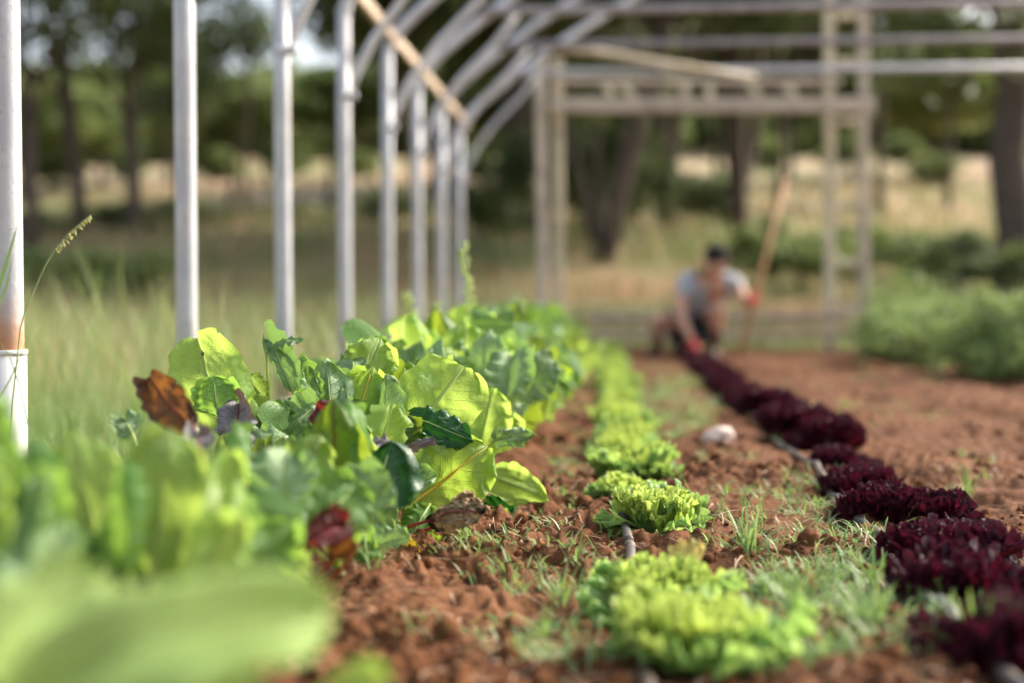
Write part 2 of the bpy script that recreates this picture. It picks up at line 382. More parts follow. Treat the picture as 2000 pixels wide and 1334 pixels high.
# ------------------------------------------------------------------ hoop house of steel pipe
PX = -1.25; Z0, DZ = 2.86, 1.23
EAVE = 1.87
def arch_pt(s):                                # s 0..1 along the arch from the left eave to the right one
    K = [(-1.25, 1.8), (-1.22, 1.9), (-1.11, 2.03), (-.83, 2.26), (-.41, 2.55), (.15, 2.89), (.85, 3.22), (1.85, 3.5)]
    K = K + [(3.7 - x, z) for x, z in reversed(K[:-1])]
    t = s * (len(K) - 1); i = min(int(t), len(K) - 2); f = t - i
    p0 = K[max(i-1, 0)]; p1 = K[i]; p2 = K[i+1]; p3 = K[min(i+2, len(K)-1)]
    def cr(a, b, c, d): return .5 * ((2*b) + (-a+c)*f + (2*a-5*b+4*c-d)*f*f + (-a+3*b-3*c+d)*f**3)
    return cr(p0[0], p1[0], p2[0], p3[0]), cr(p0[1], p1[1], p2[1], p3[1])
hl = ['steel hoop nearest the camera, its post rusty above a white sleeve',
      'steel hoop whose post stands behind the round yellow green leaf, second from left',
      'steel hoop third from left, post behind the curled crinkled leaf',
      'steel hoop fourth from left, its post foot dark and rusty behind the chard',
      'steel hoop fifth from left, where the rusty rail crosses its post top',
      'steel hoop sixth from left, carrying the topmost grey tie bar in the picture',
      'steel hoop seventh from left, carrying the middle of three grey tie bars',
      'farthest steel hoop with the lowest brightest tie bar and a cream batten on it']
for k in range(8):
    y = Z0 + DZ * k
    h = empty('greenhouse_hoop', (PX, y, 0)); tag(h, hl[k], 'greenhouse frame', 'steel hoops of the greenhouse frame')
    lean = random.uniform(-.004, .004); r = .031
    MB().tube([(0, 0, -.1), (lean * .3, 0, .45), (lean, 0, 1.2), (lean, 0, 1.84)], r, 24).obj('post', M['pipe_rusty' if k == 0 else 'pipe'], h)
    MB().tube([(6.2, 0, -.1), (6.2, 0, 1.84)], r, 12).obj('post', M['pipe'], h)
    pts = [arch_pt(i / 56) for i in range(57)]
    MB().tube([(x - PX, 0, z) for x, z in pts], .03, 12).obj('arch', M['steel'], h)
    MB().tube([(.0, .05, 1.42), (.05, .05, 1.55), (.13, .05, 1.7), (.28, .05, 1.9), (.5, .05, 2.12), (.66, .05, 2.34)], .02, 10).obj('knee_brace', M['steel'], h)
    if k >= 3: MB().tube([(.42, -.045, 2.295), (5.8, -.045, 2.295)], .028, 12).obj('tie_bar', M['steel' if k == 7 else 'steel_shaded'], h)
    mb = MB(); mb.tube([(0, 0, -.05), (0, 0, .385 if k == 0 else .1)], .0355, 24); mb.tube([(0, 0, .38 if k == 0 else .1), (0, 0, .391 if k == 0 else .112)], .0375, 24)
    mb.obj('sleeve', M['sleeve'], h)
    for cz in (1.43,):
        q = MB(); q.tube([(0, 0, cz - .015), (0, 0, cz + .015)], .0328, 20); q.bar((.03, -.02, cz), (.06, -.02, cz), .03, .036); q.obj('clamp', M['steel'], h)
    MB().tube([(-.036, 0, 1.37), (.036, 0, 1.37)], .008, 8).obj('bolt', M['iron'], h)
o = MB(); o.bar((PX + .045, Z0 + DZ * 2.2, EAVE + .05), (PX + .045, Z0 + DZ * 7.15, EAVE + .03), .03, .065, rough=.006)
tag(o.obj('eave_rail', M['rustrail']), 'long rusty tan rail running along the post tops of the hoops', 'rail')
p0 = at(1060, 88, 11.3); p1 = at(1180, 104, 11.3); p2 = at(1320, 128, 11.32); p3 = at(1475, 150, 11.34)
o = MB(); o.tube([p0, p1, p2, p3], [.055, .062, .055, .035], 8, flat=.5)
tag(o.obj('batten', M['batten']), 'cream coloured batten sagging across the farthest tie bar', 'batten')

# ------------------------------------------------------------------ timber end frame and ladder
FY = 12.35
def tz(px, py, Y=FY): return at(px, py, Y)
fr = empty('timber_gantry', (0, FY, 0)); tag(fr, 'weathered timber door frame behind the crouching person', 'gantry')
def tb(name, a, b, wd, ht, mat='wood', dy=0, parent=None):
    a = Vector(a); b = Vector(b); a.y += dy; b.y += dy; par = parent or fr
    mb = MB(); mb.bar(a - par.location, b - par.location, wd, ht, up=(0, 1, 0) if abs((b - a).z) > abs((b - a).x) else (0, 0, 1), rough=.006); return mb.obj(name, M[mat], par, False)
for px in (1057, 1089):
    a = tz(px, 112); b = tz(px + 2, 600); b.z = -.05; tb('post', a, b, .085, .085, 'wood' if px < 1070 else 'wood_pale', dy=(px - 1057) * .002)
tb('beam', tz(1075, 208), tz(1705, 210), .09, .13, 'wood', dy=-.1)
tb('beam', tz(1090, 162), tz(1640, 163), .07, .05, 'wood', dy=-.08)
for x0, x1 in ((1185, 1195), (1215, 1240), (1335, 1340), (1384, 1386), (1462, 1482), (1528, 1552)):
    tb('strut', tz(x0, 166), tz(x1, 195), .065, .05, 'wood_pale', dy=-.09)
tb('rail', tz(1150, 620), tz(1705, 618), .06, .07, 'rustrail', dy=-.08)
tb('rail', tz(1150, 655), tz(1690, 652), .05, .06, 'rustrail', dy=-.08)
ld = empty('timber_ladder', tuple(gnd(1655, 690))); ld.location.z = 0; LY = ld.location.y
tag(ld, 'tall pale timber ladder upright at the right of the timber frame', 'ladder')
for px in (1621, 1687):
    a = at(px + (-2 if px < 1650 else 0), -60, LY); b = at(px, 690, LY); b.z = -.02; tb('rail', a, b, .085, .07, 'wood_pale' if px < 1650 else 'wood', parent=ld)
for py in (30, 120, 238, 325, 405, 512, 600):
    tb('rung', at(1634, py, LY), at(1676, py, LY), .05, .055, 'wood_pale', parent=ld)

# ------------------------------------------------------------------ leaves
def bend(P, L, curl, power=1.6, n=80):
    t = np.linspace(0, 1, n); th = curl * t ** power
    yc = np.concatenate([[0], np.cumsum(np.cos(th[:-1]))]) / (n - 1) * L; zc = np.concatenate([[0], np.cumsum(np.sin(th[:-1]))]) / (n - 1) * L
    tt = np.clip(P[:, 1] / L, 0, 1); a = np.interp(tt, t, th); ex = P[:, 1] - np.clip(P[:, 1], 0, L)
    Q = P.copy(); Q[:, 1] = np.interp(tt, t, yc) - np.sin(a) * P[:, 2] + np.cos(a) * ex; Q[:, 2] = np.interp(tt, t, zc) + np.cos(a) * P[:, 2] + np.sin(a) * ex
    return Q
def blade(L, W, seed=0, nu=22, nv=26, a=.45, b=.42, ruffle=.09, rf=5, fold=.15, savoy=.02, curl=-.5, roll=0, roll2=.5, tooth=0, crumple=0, nlat=8):
    rs = np.random.RandomState(seed); t, s = np.meshgrid(np.linspace(0, 1, nv + 1), np.linspace(-1, 1, nu + 1), indexing='ij')
    t = t.ravel(); s = s.ravel()
    te = np.clip(t, .004, .996); tm = a / (a + b)
    w = (te ** a * (1 - te) ** b) / (tm ** a * (1 - tm) ** b)
    sd = np.sign(s)
    w = w * (1 + .09 * (vn(t * 5 + sd * 9, seed + 0 * t, seed) - .5) * 2 + tooth * (vn(t * 24 + sd * 7, seed + t * 0, seed + 4) - .5))
    x = s * w * W / 2; y = t * L * (1 - .05 * s * s)
    p1, p2 = rs.rand(2) * 6.28
    z = fold * np.abs(x) - .3 * fold * x * x / W * 2
    z += ruffle * W * np.abs(s) ** 2.5 * (np.sin(6.283 * rf * t + p1 + sd * 1.4) + .28 * np.sin(6.283 * rf * 2.1 * t + p2 * sd)) * np.minimum(1, t * 4)
    q = (t - .3 * np.abs(s)) * nlat + .45 * (s > 0)
    d = np.abs(np.sin(np.pi * (q - .5)))                 # 0 at veins (frac = 0)
    z += .2 * savoy * W * d * np.minimum(1, np.abs(s) * 5) * (1 - .5 * np.abs(s)) * (.6 + .8 * vn(t * 9, s * 5, seed + 2))
    z += savoy * W * (vn(t * 11 + s * 3, s * 7, seed + 8) - .5) * 1.1 + roll2 * W * np.maximum(0, np.abs(s) - .72) ** 1.5 * 3 * (vn(t * 3 + sd, s * 0, seed + 12) - .35) * 2
    z += (vn(t * 2.5, s * 2, seed + 5) - .5) * W * .36
    z += W * .012 * (fbm(t * 26 + 3, s * 17, 2, seed + 60) - .4) * np.minimum(1, np.abs(s) * 4)
    if roll: z += roll * W * np.maximum(0, np.abs(s) - .55) ** 2 * 2.5; x = x * (1 - abs(roll) * .35 * np.maximum(0, np.abs(s) - .5))
    P = np.stack([x, y, z], 1)
    if crumple:
        for k, f in enumerate((14, 30, 60)):
            for c in range(3): P[:, c] += (np.abs(vn(s * f * .25 + c * 7, t * f * .35, seed + 30 + k) * 2 - 1) - .5) * crumple * W / (k + 1)
    P = bend(P, L, curl)
    return P, gridfaces(nu, nv), np.stack([(s + 1) / 2, t], 1), nu, nv
def leaf_meshes(kind, seed, L, W, stalk, lean=0, **kw):
    """blade and stalk meshes in one frame: crown at origin, +Y up the stalk then the blade, +Z the upper face"""
    P, f, uv, nu, nv = blade(L, W, seed, **kw)
    mid = P.reshape(nv + 1, nu + 1, 3)[:, nu // 2].copy()
    P[:, 1] += stalk; mid[:, 1] += stalk
    me = mesh('leaf', P, f, uv)
    r = W * .034
    pts = [(0, 0, -.01), (0, stalk * .5, .004)] + [(p[0], p[1], p[2] - r * .3) for p in mid[::max(1, nv // 8)]][:-1]
    rr = [r * 1.5, r * 1.2] + [r * (1 - .85 * i / 8) * .8 for i in range(len(pts) - 2)]
    st = MB().tube(pts, rr, 7, up=(0, 0, 1), flat=.7).me('stalk')
    return me, st
STM = {'yellowvein': 'stalk_y', 'bluegreen': 'stalk', 'beetvein': 'stalk_r', 'purple': 'stalk_r', 'red': 'stalk_r', 'orange': 'stalk_r', 'dark': 'stalk', 'dead': 'stalk_r', 'ochre': 'stalk_y'}
POOL = {}
def pool(kind):
    if kind not in POOL:
        v = []
        for i in range(4):
            sd = hash_(kind) + i * 13
            rr = random.Random(sd)
            me, st = leaf_meshes(kind, sd, .21 * rr.uniform(.9, 1.15), .15 * rr.uniform(.85, 1.2), .19 * rr.uniform(.85, 1.15), nu=20, nv=26,
                                 ruffle=rr.uniform(.05, .12), rf=rr.choice([3, 4, 5]), fold=rr.uniform(.05, .4), curl=rr.uniform(-1.3, -.2), b=.42 if 'chard' in kind else .6,
                                 savoy=.03, crumple=.12 if kind == 'dead' else 0)
            me.materials.append(M[kind]); st.materials.append(M[STM.get(kind, 'stalk')]); v.append((me, st))
        POOL[kind] = v
    return POOL[kind]
def hash_(s): return sum(ord(c) * (i + 3) for i, c in enumerate(s)) % 997
def filler_leaf(plant, kind, az, tilt, roll, sc, rng):
    me, st = rng.choice(pool(kind))
    # blade frame: +Y up, +Z towards outside is underside; lean outwards by tilt about the crown
    m = Matrix.Rotation(az, 4, 'Z') @ Matrix.Rotation(tilt, 4, 'X') @ Matrix.Rotation(R(90), 4, 'X') @ Matrix.Rotation(roll, 4, 'Y') @ Matrix.Scale(sc, 4)
    o = link('leaf', me, None, plant); o.matrix_local = m
    s = link('stalk', st, None, o)
    return o
def chard_plant(x, y, height, n, rng, kinds, label, loc_jit=.0, spread=1.0, name='chard_plant', cat='chard plant', group='chard and beet plants in the left row'):
    p = empty(name, (x, y, float(soil_h(x, y)))); tag(p, label, cat, group)
    for i in range(n):
        az = i * 2.4 + rng.uniform(-.4, .4); k = rng.choice(kinds)
        ti = R(rng.uniform(8, 30) + (i % 3) * 13) * spread
        filler_leaf(p, k, az, ti, rng.uniform(-.5, .5), height / .40 * rng.uniform(.8, 1.08), rng)
    return p

# hero plants : leaves laid out one by one (base pixel, tip pixel, depth at base and tip, width m)
def hero_leaf(plant, kind, bp, tp, width_px, Yb, Yt=None, face=(0, -1, .3), crown=None, label=None, lenf=1.0, stalk_r=1.0, **kw):
    Yt = Yt or Yb
    b = at(bp[0], bp[1], Yb); t = at(tp[0], tp[1], Yt); L = (t - b).length * lenf; W = width_px * Yb / F
    yv = (t - b).normalized(); n = Vector(face).normalized(); n = (n - yv * n.dot(yv)).normalized(); xv = yv.cross(n)
    seed = int(bp[0] * 7 + bp[1] * 3) % 9999
    kw.setdefault('nu', 44); kw.setdefault('nv', 56); kw.setdefault('curl', -.25)
    P, f, uv, nu, nv = blade(L, W, seed, **kw)
    # re-aim so that the bent tip meets the asked point
    mt = P.reshape(nv + 1, nu + 1, 3)[-1].mean(0); ang = math.atan2(mt[2], mt[1])
    ca, sa = math.cos(-ang), math.sin(-ang); yy = P[:, 1] * ca - P[:, 2] * sa; zz = P[:, 1] * sa + P[:, 2] * ca
    k = (t - b).length / math.hypot(mt[1], mt[2]); P[:, 1] = yy * k; P[:, 2] = zz * k
    Mx = np.array([xv, yv, n]).T
    Wd = P @ Mx.T + np.array(b - plant.location)
    me = mesh('leaf', Wd, f, uv); o = link('leaf', me, M[kind], plant)
    if label: o['label'] = label
    mid = Wd.reshape(nv + 1, nu + 1, 3)[:, nu // 2]; nn = np.array(n)
    c = Vector(crown) - plant.location if crown else Vector((0, 0, 0))
    r = max(.0025, W * .024) * stalk_r
    bl = Vector(mid[0]); q1 = c.lerp(bl, .5) - yv * (bl - c).length * .1 + Vector((0, 0, (bl - c).length * .0))
    pts = [c, q1] + [Vector(p) - n * r * .2 for p in mid[::7]][:-1]
    rr = [r * 1.7, r * 1.4] + [r * (1.1 - .95 * i / 8) for i in range(len(pts) - 2)]
    MB().tube(pts, rr, 8).obj('stalk', M[STM.get(kind, 'stalk')], o)
    return o
def hero_plant(px, py_, label, name='chard_plant', cat='chard plant'):
    g = gnd(px, py_); g.z = float(soil_h(g.x, g.y)) - .005
    p = empty(name, tuple(g)); tag(p, label, cat, 'chard and beet plants in the left row'); return p
UPR = (0, -1, .25)
# plant A (left, big round leaf with a fly on it)
pa = hero_plant(500, 1050, 'chard plant whose big round yellow green leaf carries a small fly')
la = hero_leaf(pa, 'chard', (455, 832), (378, 655), 150, 2.72, 2.82, (-.1, -1, .15), a=.35, b=.3, ruffle=.05, rf=3, fold=.1, savoy=.02, label='big round yellow green leaf')
hero_leaf(pa, 'chard2', (430, 812), (418, 735), 100, 2.66, 2.68, (.1, -1, .1), ruffle=.06, b=.5)
hero_leaf(pa, 'purple', (470, 868), (462, 782), 84, 2.58, 2.64, (-.3, -1, .5), ruffle=.06, curl=-.6, savoy=.03, label='purple grey leaf')
hero_leaf(pa, 'chard2', (520, 880), (600, 800), 110, 2.7, 2.75, (0, -1, .3))
hero_leaf(pa, 'bluegreen', (470, 930), (560, 850), 110, 2.55, 2.6, (0, -1, .8))
f1 = MB(); c0 = at(395, 690, 2.70); f1.ell(c0, (.0016, .0016, .004)); f1.ell(c0 + Vector((0, 0, .0045)), (.0015, .0015, .0015), 8, 6)
f1.ell(c0 + Vector((.002, -.001, -.001)), (.0022, .0004, .0042), 8, 6)
tag(f1.obj('fly', M['iron']), 'tiny dark fly sitting on the big round yellow green leaf', 'fly')
# plant B (beet with curled red stalked leaf)
pb = hero_plant(600, 1060, 'beet plant with curled crinkled leaf on a red stalk above the others', 'beet_plant', 'beet plant')
hero_leaf(pb, 'bluegreen', (572, 765), (520, 662), 62, 2.86, 2.9, (.5, -1, .2), crown=None, curl=-1.3, roll=.8, ruffle=.12, savoy=.06, b=.5, label='curled crinkled leaf on a red stalk', stalk_r=1.5)
hero_leaf(pb, 'bluegreen', (520, 690), (592, 666), 26, 2.88, 2.86, (0, -.4, 1), curl=-1.1, ruffle=.14, roll=-.5)
hero_leaf(pb, 'chard', (520, 790), (485, 735), 60, 2.84, 2.86, (-.2, -1, .2), ruffle=.12)
hero_leaf(pb, 'bluegreen', (585, 850), (560, 785), 120, 2.7, 2.76, (0, -1, .7), ruffle=.1, savoy=.05)
hero_leaf(pb, 'bluegreen', (560, 850), (620, 790), 100, 2.66, 2.7, (.2, -1, .5), ruffle=.1, savoy=.05)
hero_leaf(pb, 'red', (660, 840), (618, 792), 60, 2.52, 2.54, (.2, -1, .1), ruffle=.05, a=.25, b=.2, label='small crimson leaf')
hero_leaf(pb, 'purple', (500, 880), (450, 850), 60, 2.5, 2.5, (0, -1, 1), ruffle=.15)
hero_leaf(pb, 'beetvein', (590, 880), (470, 905), 70, 2.48, 2.44, (0, -1, 1), ruffle=.1)
# plant C (centre, pointed blue green and lime leaves)
pc = hero_plant(700, 1080, 'chard plant with a lime leaf standing tall over a pointed blue green one')
hero_leaf(pc, 'bluegreen', (660, 860), (640, 702), 90, 2.78, 2.84, (-.3, -1, .35), fold=-.5, ruffle=.04, b=.65, label='pointed blue green leaf')
hero_leaf(pc, 'chard2', (612, 810), (598, 715), 44, 2.74, 2.8, (.8, -1, .1), ruffle=.08, fold=.4)
hero_leaf(pc, 'chard', (690, 790), (742, 662), 108, 2.9, 2.96, (.1, -1, .1), ruffle=.08, b=.3, label='lime leaf standing tall')
hero_leaf(pc, 'yellowvein', (685, 856), (728, 722), 112, 2.8, 2.86, (.1, -1, .2), ruffle=.06, b=.35, fold=.1, savoy=.03)
hero_leaf(pc, 'bluegreen', (690, 730), (690, 690), 70, 2.86, 2.95, (0, -.3, 1), ruffle=.1)
hero_leaf(pc, 'beetvein', (765, 880), (800, 815), 66, 2.78, 2.84, (.3, -1, .2), ruffle=.08)
hero_leaf(pc, 'chard2', (600, 900), (690, 830), 120, 2.5, 2.55, (-.1, -1, .5), ruffle=.06, savoy=.02)
hero_leaf(pc, 'purple', (690, 885), (765, 862), 46, 2.6, 2.62, (0, -1, 1.2), ruffle=.14, curl=-.8)
hero_leaf(pc, 'purple', (775, 885), (850, 858), 30, 2.68, 2.64, (.1, -1, .8), ruffle=.1, roll=-.8, label='rolled purple grey leaf tip')
hero_leaf(pc, 'dark', (560, 1090), (600, 960), 60, 2.4, 2.46, (.4, -1, .1))
# plant D (right, the sharp hero plant)
pd = hero_plant(800, 1075, 'chard plant in sharpest focus with a broad leaf on a yellow midrib')
hero_leaf(pd, 'chard', (812, 838), (908, 716), 168, 2.9, 2.95, (.15, -1, .1), a=.32, b=.28, ruffle=.04, rf=3, fold=.08, savoy=.02, label='broad rounded lime leaf')
hero_leaf(pd, 'chard', (800, 760), (870, 703), 90, 2.97, 3.05, (0, -.6, .6), ruffle=.08)
hero_leaf(pd, 'dark', (790, 812), (922, 862), 66, 2.86, 2.82, (0, -1, .7), ruffle=.1, savoy=.05, label='dark green crinkled leaf')
hero_leaf(pd, 'yellowvein', (792, 992), (952, 872), 165, 2.8, 2.84, (.05, -1, .2), a=.4, b=.32, ruffle=.05, rf=5, fold=.05, savoy=.035, stalk_r=1.3, label='broad leaf with bright yellow midrib', nu=60, nv=70)
hero_leaf(pd, 'bluegreen', (735, 978), (852, 926), 84, 2.72, 2.74, (.0, -1, .6), ruffle=.06, tooth=.06, savoy=.03, label='grey blue leaf')
hero_leaf(pd, 'chard2', (780, 900), (860, 860), 80, 2.84, 2.86, (0, -1, .3), ruffle=.1)
hero_leaf(pd, 'chard2', (800, 930), (850, 880), 80, 2.86, 2.88, (0, -1, .3), ruffle=.1)
hero_leaf(pd, 'dead', (836, 1018), (950, 998), 62, 2.6, 2.56, (0, -1, .5), crumple=.16, ruffle=.16, fold=-.4, curl=-.6, roll=-.3, label='shrivelled dead brown leaf')
hero_leaf(pd, 'dead', (885, 1008), (925, 965), 44, 2.6, 2.6, (.2, -1, .1), crumple=.18, ruffle=.2, curl=.8)
hero_leaf(pd, 'beetvein', (828, 1060), (896, 1095), 56, 2.72, 2.7, (.1, -1, .4), ruffle=.08, b=.5)
hero_leaf(pd, 'chard', (790, 1075), (868, 1132), 58, 2.64, 2.6, (.1, -1, .8), ruffle=.08, tooth=.14, label='pale green toothed leaf lying on the soil')
hero_leaf(pd, 'ochre', (770, 1050), (822, 1108), 50, 2.62, 2.58, (0, -1, .5), ruffle=.08, label='ochre leaf')
hero_leaf(pd, 'bluegreen', (700, 1030), (775, 985), 90, 2.66, 2.68, (0, -1, .6), ruffle=.08)
hero_leaf(pd, 'purple', (680, 1020), (750, 985), 56, 2.56, 2.58, (0, -1, 1), ruffle=.12)
hero_leaf(pd, 'bluegreen', (700, 1075), (800, 1050), 62, 2.5, 2.46, (.1, -.8, 1), ruffle=.1, curl=-.7)
hero_leaf(pd, 'chard2', (650, 1080), (745, 1090), 70, 2.42, 2.38, (.1, -.6, 1), ruffle=.12, curl=-.8)
hero_leaf(pd, 'chard2', (840, 985), (800, 1060), 70, 2.76, 2.7, (0, -1, .3), ruffle=.1)
# plant E (right rear)
pe = hero_plant(905, 1010, 'chard plant behind the yellow ribbed leaf, low leaves over the soil')
hero_leaf(pe, 'chard', (948, 930), (1072, 978), 84, 3.1, 3.05, (.1, -1, .5), ruffle=.05, b=.7, label='pointed green leaf reaching right')
hero_leaf(pe, 'bluegreen', (965, 862), (1046, 848), 48, 3.05, 3.02, (0, -1, .6), ruffle=.08, b=.7, tooth=.08, label='small grey green leaf')
hero_leaf(pe, 'chard', (930, 900), (965, 760), 100, 3.2, 3.25, (.1, -1, .2))
hero_leaf(pe, 'chard', (960, 880), (1000, 800), 90, 3.3, 3.35, (.1, -1, .4))
hero_leaf(pe, 'dark', (940, 1015), (1010, 985), 70, 3.12, 3.1, (.1, -1, .6))
hero_leaf(pe, 'chard2', (930, 1010), (1000, 1025), 60, 3.1, 3.05, (.1, -1, .6))
hero_leaf(pe, 'bluegreen', (930, 760), (960, 650), 110, 3.6, 3.7, (-.2, -1, .6), b=.55, ruffle=.07)
hero_leaf(pe, 'bluegreen', (1010, 780), (1080, 700), 110, 3.6, 3.65, (.2, -1, .8), ruffle=.1, curl=-.9)
hero_leaf(pe, 'bluegreen', (990, 780), (1000, 690), 100, 3.5, 3.6, (.1, -1, .7), ruffle=.1, curl=-.9)
# plant F (front, blurred, red and orange leaves)
pf = hero_plant(560, 1180, 'beet plant with dark red and orange leaves low beside the bare soil', 'beet_plant', 'beet plant')
hero_leaf(pf, 'red', (680, 1022), (600, 1058), 76, 2.0, 1.94, (.1, -1, .4), ruffle=.14, crumple=.08, curl=-.7, label='dark red crumpled leaf')
hero_leaf(pf, 'orange', (700, 1066), (640, 1088), 46, 2.0, 2.0, (.1, -1, .6), ruffle=.1)
hero_leaf(pf, 'chard2', (600, 1060), (700, 940), 150, 2.0, 2.1, (0, -1, .5), ruffle=.05)
hero_leaf(pf, 'bluegreen', (640, 1040), (760, 930), 150, 2.1, 2.15, (0, -1, .8), ruffle=.08, label='large grey green leaf')
hero_leaf(pf, 'bluegreen', (540, 1010), (560, 880), 150, 1.95, 2.05, (0, -1, .9), ruffle=.08)
hero_leaf(pf, 'chard2', (480, 1080), (430, 880), 110, 1.9, 2.0, (.3, -1, .2))
hero_leaf(pf, 'chard', (560, 1140), (600, 1080), 80, 1.9, 1.9, (0, -1, .5))
# plant G (orange brown leaf at left)
pg = hero_plant(330, 1130, 'beet plant with an orange brown leaf standing up at the left of the row', 'beet_plant', 'beet plant')
hero_leaf(pg, 'orange', (375, 835), (288, 735), 84, 2.28, 2.34, (-.1, -1, .1), ruffle=.08, a=.3, b=.35, fold=.3, label='orange brown leaf standing up')
hero_leaf(pg, 'bluegreen', (260, 850), (240, 812), 70, 2.4, 2.45, (0, -1, .9), ruffle=.1)
hero_leaf(pg, 'purple', (395, 880), (385, 842), 60, 2.1, 2.15, (.3, -1, .4))

# foreground blurred plants
ph = hero_plant(60, 1700, 'chard plant with a huge pale green leaf filling the bottom left corner')
ph.location = (-.5, .98, .0)
hero_leaf(ph, 'pale', (10, 1390), (640, 1190), 400, 1.0, 1.1, (0, -.75, .9), a=.4, b=.35, ruffle=.03, rf=2, curl=-.5, savoy=.01, label='huge pale green blurred leaf')
hero_leaf(ph, 'chard', (600, 1420), (760, 1330), 120, 1.15, 1.2, (.2, -.6, 1), ruffle=.05)
hero_leaf(ph, 'pale', (-60, 1330), (200, 1120), 260, 1.05, 1.15, (-.1, -.5, 1), ruffle=.04, rf=3)
hero_leaf(ph, 'pale', (250, 1500), (480, 1290), 300, 1.0, 1.05, (0, -.7, 1), ruffle=.04, rf=3)
pi = empty('chard_plant', (-.5, 1.62, .0)); tag(pi, 'blurred chard plant of bright lime leaves above the huge pale leaf', 'chard plant', 'chard and beet plants in the left row')
hero_leaf(pi, 'chard', (300, 1130), (335, 842), 190, 1.62, 1.7, (.1, -1, .2), ruffle=.05, rf=3, savoy=.03)
hero_leaf(pi, 'chard', (200, 1130), (150, 850), 170, 1.65, 1.75, (-.1, -1, .2), ruffle=.05, rf=3, savoy=.03)
hero_leaf(pi, 'chard', (390, 1120), (450, 880), 120, 1.68, 1.78, (.4, -1, .2), ruffle=.05, rf=4)
hero_leaf(pi, 'chard2', (240, 1120), (250, 900), 100, 1.55, 1.6, (-.3, -1, .3), ruffle=.06)
hero_leaf(pi, 'chard2', (120, 1100), (60, 870), 150, 1.5, 1.6, (-.2, -1, .3))
hero_leaf(pi, 'chard2', (470, 1150), (570, 1020), 130, 1.7, 1.75, (.2, -1, .4))
hero_leaf(pi, 'chard', (380, 1150), (470, 1010), 130, 1.55, 1.6, (.1, -1, .6), ruffle=.06)
hero_leaf(pi, 'dark', (200, 1130), (240, 1040), 110, 1.6, 1.62, (.1, -1, .4))
pj = empty('chard_plant', (-.75, 1.42, .0)); tag(pj, 'blurred chard plant cut off by the left edge, green leaves below the post sleeve', 'chard plant', 'chard and beet plants in the left row')
hero_leaf(pj, 'chard2', (30, 1060), (-10, 790), 140, 1.45, 1.55, (0, -1, .2))
hero_leaf(pj, 'bluegreen', (0, 1130), (70, 930), 180, 1.4, 1.5, (0, -1, .9))
hero_leaf(pj, 'bluegreen', (20, 1180), (130, 1020), 170, 1.35, 1.45, (0, -1, .9))
hero_leaf(pj, 'chard', (-20, 1100), (-40, 860), 120, 1.38, 1.45, (.3, -1, .3))
def low(n, kinds, x, y, h, lab, seed, **k):
    return chard_plant(x, y, h, n, random.Random(seed), kinds, lab, **k)
mixk = ['chard', 'chard', 'chard2', 'chard2', 'bluegreen', 'beetvein']
low(10, mixk, -.55, 1.8, .27, 'low blurred chard plant behind the lime foreground leaves', 3)
low(10, mixk, -.62, 2.08, .28, 'low mixed green chard plant in front of the orange brown leaf', 4)
low(9, mixk + ['dark'], -.45, 2.3, .27, 'low chard plant with grey green leaves above the dark red leaf', 5)
low(12, mixk + ['dark'], -.56, 2.75, .33, 'dense chard plant under the curled crinkled leaf', 6)
low(12, mixk, -.5, 3.0, .36, 'dense chard plant behind the broad rounded lime leaf', 8)
# the row further back
cents = ['first', 'second', 'third', 'fourth', 'fifth', 'sixth', 'seventh', 'eighth', 'ninth', 'tenth', 'eleventh', 'twelfth', 'thirteenth', 'fourteenth', 'fifteenth', 'sixteenth', 'seventeenth', 'eighteenth', 'nineteenth', 'twentieth', 'twenty-first', 'twenty-second', 'twenty-third', 'twenty-fourth', 'twenty-fifth', 'twenty-sixth', 'twenty-seventh', 'twenty-eighth']
rg = random.Random(21); y = 3.3; i = 0
while y < 10.6 and i < 24:
    x = -.45 + rg.uniform(-.06, .06) - .015 * (y - 3)
    low(rg.randint(13, 17), ['chard', 'chard', 'chard2', 'bluegreen', 'bluegreen', 'beetvein'], x, y, rg.uniform(.40, .47) * (.82 if y < 3.9 else 1), 'blurred chard plant in the rear row, %s behind the plants in focus' % cents[i], 50 + i, spread=1.15)
    y += .3 + rg.uniform(-.03, .05); i += 1
# bolting stalks
def bolt(px0, px1, py0, py1, Y, lab):
    b = gnd(px0, 600 + 1389 / Y); b = at(px0, 640, Y); b.z = 0; t = at(px1, py1, Y)
    e = empty('flower_stalk', tuple(b)); tag(e, lab, 'flower stalk', 'bolting flower stalks above the chard')
    pts = [Vector((0, 0, 0)) + (t - b) * s + Vector((math.sin(s * 3) * .02, 0, 0)) for s in [i / 12 for i in range(13)]]
    MB().tube(pts, [.006 * (1 - .7 * i / 12) for i in range(13)], 6).obj('stem', M['stalk'], e)
    mb = MB(); rr = random.Random(int(px0))
    for i in range(60):
        s = .45 + .55 * i / 60; c = (t - b) * s + Vector((math.sin(s * 3) * .02, 0, 0)); a = rr.uniform(0, 6.28); q = .012
        mb.ell(c + Vector((math.cos(a) * q, math.sin(a) * q, 0)), (.006, .006, .008), 6, 4)
    mb.obj('bud', M['stalk'], e)['kind'] = 'stuff'
bolt(925, 900, 0, 472, 4.3, 'tallest slender flower stalk of tiny buds rising in front of the last posts')
bolt(905, 850, 0, 590, 4.2, 'short flower stalk leaning left beside the tallest one')
bolt(860, 790, 0, 570, 4.6, 'flower stalk leaning far left towards the fifth post')

